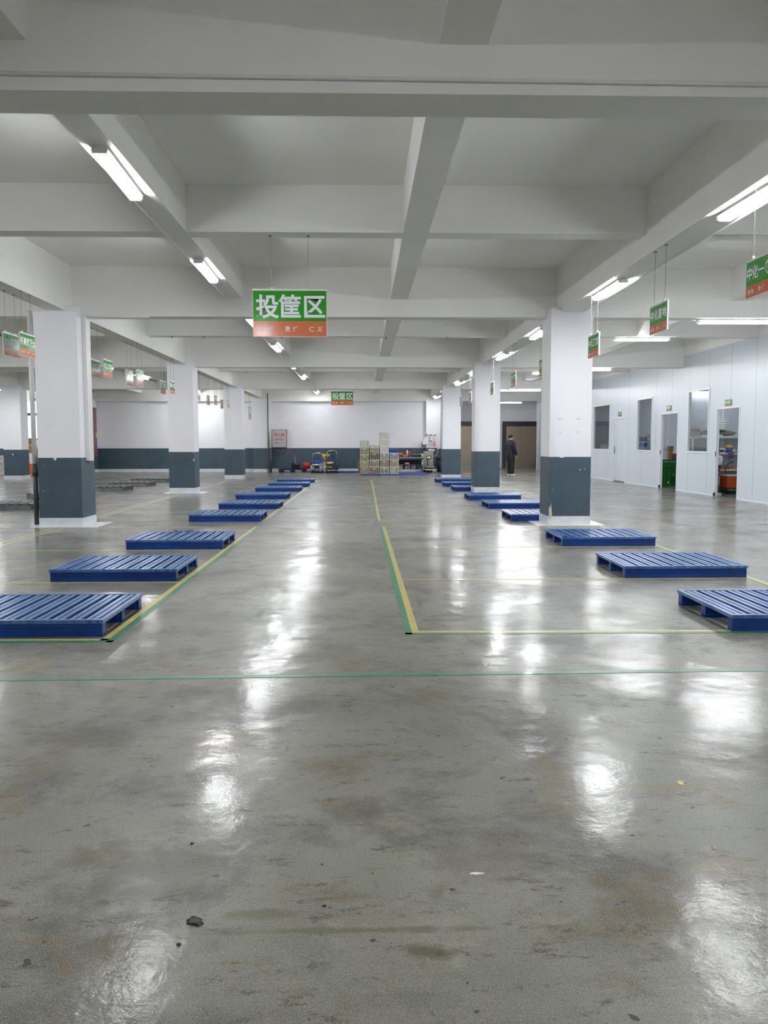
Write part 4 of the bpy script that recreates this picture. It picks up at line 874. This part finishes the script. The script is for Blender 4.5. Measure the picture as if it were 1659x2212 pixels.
# green crate room
GG = 'green crates in the second doorway'
for i, (x, y, z, w_, h_, l) in enumerate([(9.45, 25.2, .0, .60, .40, 'green crate at the foot of the rear stack'), (9.45, 25.2, .402, .60, .40, 'green crate on top of the rear stack')]):
    crate(x, y, z, w_, h_, 'greenplastic', 5, 4, l, d_=.4, plate=False, group=GG, fill='greenplastic')
t = crate(9.05, 24.6, .0, .40, .66, 'greenplastic', 4, 7, 'tall green crate standing on end in front with a white mark', d_=.28, plate=False, group=GG, fill='greenplastic'); MB().cbox((.1, -.145, .13), (.05, .004, .05), ry=.78).build('white_mark', 'white', t)
carton((9.50, 25.3, .803), (.1, .2, .28), 'card', 'upright tan carton on the green crates'); carton((9.50, 25.3, 1.084), (.14, .2, .13), 'card', 'small brown bag-like box on the tan carton'); carton((9.70, 25.3, .803), (.28, .2, .18), 'maroon', 'maroon box on the green crates')
t = thing('switch_box', 'white double socket on the cross wall over the green crates', 'socket', (9.87, 26.45, 1.13)); MB().box(-.1, .1, -.03, .045, 0, .085).build('case', 'white', t); MB().box(-.015, .015, .0, .04, .085, 1.1).build('trunking', 'white', t)
t = thing('document_rack', 'white rack with blue boxes behind the middle inner window', 'rack', (8.95, 26.2, 0))
for z in (.8, 1.19, 1.36, 1.56): MB().box(-.2, .12, -.15, .15, z-.02, z).build('shelf', 'white', t)
for z in (1.19, 1.36): MB().box(-.18, .1, -.12, .12, z, z+.13).build('blue_box', 'navy' if z > 1.3 else 'blueplastic', t)
MB().box(-.2, .12, -.15, .15, 0, .78).build('base', 'white', t)
t = thing('desk', 'white desk behind the wide inner window', 'desk', (9.5, 31.4, 0)); MB().box(-.5, .5, -.3, .3, 1.2, 1.25).build('desktop', 'white', t); MB().box(-.48, .48, -.28, .28, 0, 1.2).build('body', 'white', t)

# ---------------------------------------------------------------- person
def skin(name, verts, edges, rad, mat, parent=None, sub=2, root=0, smooth=True):
    me = bpy.data.meshes.new(name); me.from_pydata(verts, edges, []); o = bpy.data.objects.new(name, me); COL.objects.link(o)
    m = o.modifiers.new('s', 'SKIN'); m.use_smooth_shade = True
    for i, r_ in enumerate(rad):
        sv = me.skin_vertices[0].data[i]; sv.radius = r_ if isinstance(r_, tuple) else (r_, r_)
        sv.use_root = (i == root)
    sb = o.modifiers.new('u', 'SUBSURF'); sb.levels = sub; sb.render_levels = sub
    dg = bpy.context.evaluated_depsgraph_get(); nm = bpy.data.meshes.new_from_object(o.evaluated_get(dg)); o.modifiers.clear(); o.data = nm
    nm.materials.clear(); nm.materials.append(MT[mat])
    for p_ in nm.polygons: p_.use_smooth = True
    if parent: o.parent = parent
    return o
P = thing('person', 'person in a dark jacket, black trousers and white shoes standing before the lift', 'person', (5.93, 33.0, 0), math.radians(-58))
# one continuous body: pelvis, spine, head, arms with hands, legs (right = +x, front = +y)
V = [(0, 0, .86), (0, -.01, 1.0), (0, -.02, 1.18), (0, -.03, 1.32), (0, -.01, 1.40), (0, .01, 1.46), (0, .03, 1.53), (0, .03, 1.60),
     (.17, -.03, 1.33), (.25, -.02, 1.10), (.25, .08, .83), (-.17, -.03, 1.33), (-.25, .0, 1.10), (-.18, .19, .945),
     (.09, 0, .80), (.10, .01, .45), (.11, -.02, .08), (-.09, 0, .80), (-.10, .03, .45), (-.11, .03, .08), (.12, .1, .04), (-.12, .15, .04)]
Ed = [(0, 1), (1, 2), (2, 3), (3, 4), (4, 5), (5, 6), (6, 7), (3, 8), (8, 9), (9, 10), (3, 11), (11, 12), (12, 13), (0, 14), (14, 15), (15, 16), (0, 17), (17, 18), (18, 19), (16, 20), (19, 21)]
Rd = [(.14, .11), (.14, .11), (.15, .11), (.13, .09), .06, .075, (.082, .095), (.06, .07), .055, .042, .03, .055, .042, .03, .085, .058, .04, .085, .058, .04, .03, .03]
skin('body', V, Ed, Rd, 'skin', P, 2)
skin('jacket', [(0, 0, .70), (0, 0, .94), (0, -.01, 1.15), (0, -.03, 1.30), (0, 0, 1.45), (.19, -.03, 1.30), (.265, -.01, 1.09), (.262, .09, .82), (-.19, -.03, 1.30), (-.265, .01, 1.09), (-.18, .20, .935)],
     [(0, 1), (1, 2), (2, 3), (3, 4), (3, 5), (5, 6), (6, 7), (3, 8), (8, 9), (9, 10)], [(.185, .15), (.195, .155), (.205, .155), (.175, .145), (.072, .085), .083, .066, .05, .083, .066, .05], 'jacket', P, 2)
MB().ring([(.06*math.cos(a), -.005+.06*math.sin(a), 1.395) for a in [2*PI*k/14 for k in range(14)]], .02, 6, closed=True).build('collar', 'jacket', P, smooth=True)
MB().ring([(-.14, -.135, 1.26), (0, -.15, 1.265), (.14, -.135, 1.26)], .005, 5).build('jacket_seam', 'denim', P)
skin('trousers', [(0, 0, 1.0), (0, 0, .84), (.095, 0, .74), (.105, .01, .45), (.11, -.01, .06), (-.095, 0, .74), (-.105, .03, .45), (-.11, .04, .06)],
     [(0, 1), (1, 2), (2, 3), (3, 4), (1, 5), (5, 6), (6, 7)], [(.17, .135), (.175, .14), .115, .092, .08, .115, .092, .08], 'trousers', P, 2)
for s, y in ((1, .03), (-1, .08)):
    skin('shoe', [(s*.115, y-.09, .05), (s*.12, y+.02, .048), (s*.125, y+.14, .034)], [(0, 1), (1, 2)], [(.048, .05), (.046, .045), (.044, .03)], 'shoe', P, 2)
MB().blob((0, -.004, 1.580), (.164, .196, .165), 1, .01, 20, 12).build('hair', 'hair', P, smooth=True)
MB().blob((0, .128, 1.505), (.026, .035, .045), 1, 0).build('nose', 'skin', P, smooth=True)
MB().cbox((0, .118, 1.462), (.045, .012, .01)).build('mouth', 'maroon', P)
for s in (-1, 1):
    MB().blob((s*.088, .02, 1.51), (.02, .035, .06), 2, 0).build('ear', 'skin', P, smooth=True); MB().cbox((s*.03, .112, 1.528), (.02, .008, .006)).build('eye', 'hair', P)
for (hx, hy, hz, dx, dy, dz) in ((.25, .085, .835, 0, .3, -1), (-.18, .2, .945, .5, .8, -.2)):
    d = Vector((dx, dy, dz)).normalized(); side = Vector((0, 1, 0)).cross(d) if abs(d.y) < .7 else Vector((0, 0, 1)).cross(d); side.normalize(); side2 = d.cross(side)
    V = [(hx, hy, hz), tuple(Vector((hx, hy, hz))+d*.07)]; Ed = [(0, 1)]; Rd = [.03, (.035, .02)]
    for i, L_ in enumerate((.075, .085, .08, .062)):
        o = Vector((hx, hy, hz))+d*.085+side2*((i-1.5)*.019); n = len(V)
        V += [tuple(o), tuple(o+d*L_*.55+side*.008), tuple(o+d*L_*.9+side*.03)]; Ed += [(1, n), (n, n+1), (n+1, n+2)]; Rd += [.0095, .009, .008]
    o = Vector((hx, hy, hz))+d*.03-side2*.032; n = len(V); V += [tuple(o), tuple(o+d*.045-side2*.018+side*.01)]; Ed += [(0, n), (n, n+1)]; Rd += [.012, .009]
    skin('hand', V, Ed, Rd, 'skin', P, 1)

# ---------------------------------------------------------------- litter on the floor
def flat_scrap(name, loc, rx_, ry_, mat, label, seed, h_=.004):
    rnd = random.Random(seed); n = 18; m = MB(); pts = []
    for i in range(n):
        a = 2*PI*i/n; q = 1+rnd.uniform(-.3, .2); pts.append((rx_*q*math.cos(a), ry_*q*math.sin(a)))
    m.v = [(x, y, 0) for x, y in pts]+[(x*.8, y*.8, h_*rnd.uniform(.6, 1.3)) for x, y in pts]
    m.f = [tuple(reversed(range(n))), tuple(range(n, 2*n))]+[(i, (i+1) % n, n+(i+1) % n, n+i) for i in range(n)]
    return tag(m.build(name, mat, loc=loc), label, 'scrap')
flat_scrap('rubber_scrap', (-.468, 2.19, 0), .026, .024, 'rubber', 'dark torn rubber scrap lying alone on the near floor', 4, .006)
flat_scrap('film_scrap', (.347, 2.425, 0), .024, .007, 'white', 'narrow white scrap of film on the near floor', 8, .002)
flat_scrap('leaf_scrap', (1.231, 3.075, 0), .012, .02, 'tape_y', 'tiny yellow leaf-like scrap on the floor, partition side', 6, .003)
flat_scrap('grit', (-.49, 2.087, 0), .007, .007, 'rubber', 'black speck beside the dark rubber scrap', 9, .004)
flat_scrap('grit', (-.568, 2.64, 0), .007, .006, 'rubber', 'black speck farther up the floor than the rubber scrap', 10, .003)
flat_scrap('grit', (-.115, 2.26, 0), .007, .006, 'rubber', 'black speck between rubber scrap and white film scrap', 11, .003)
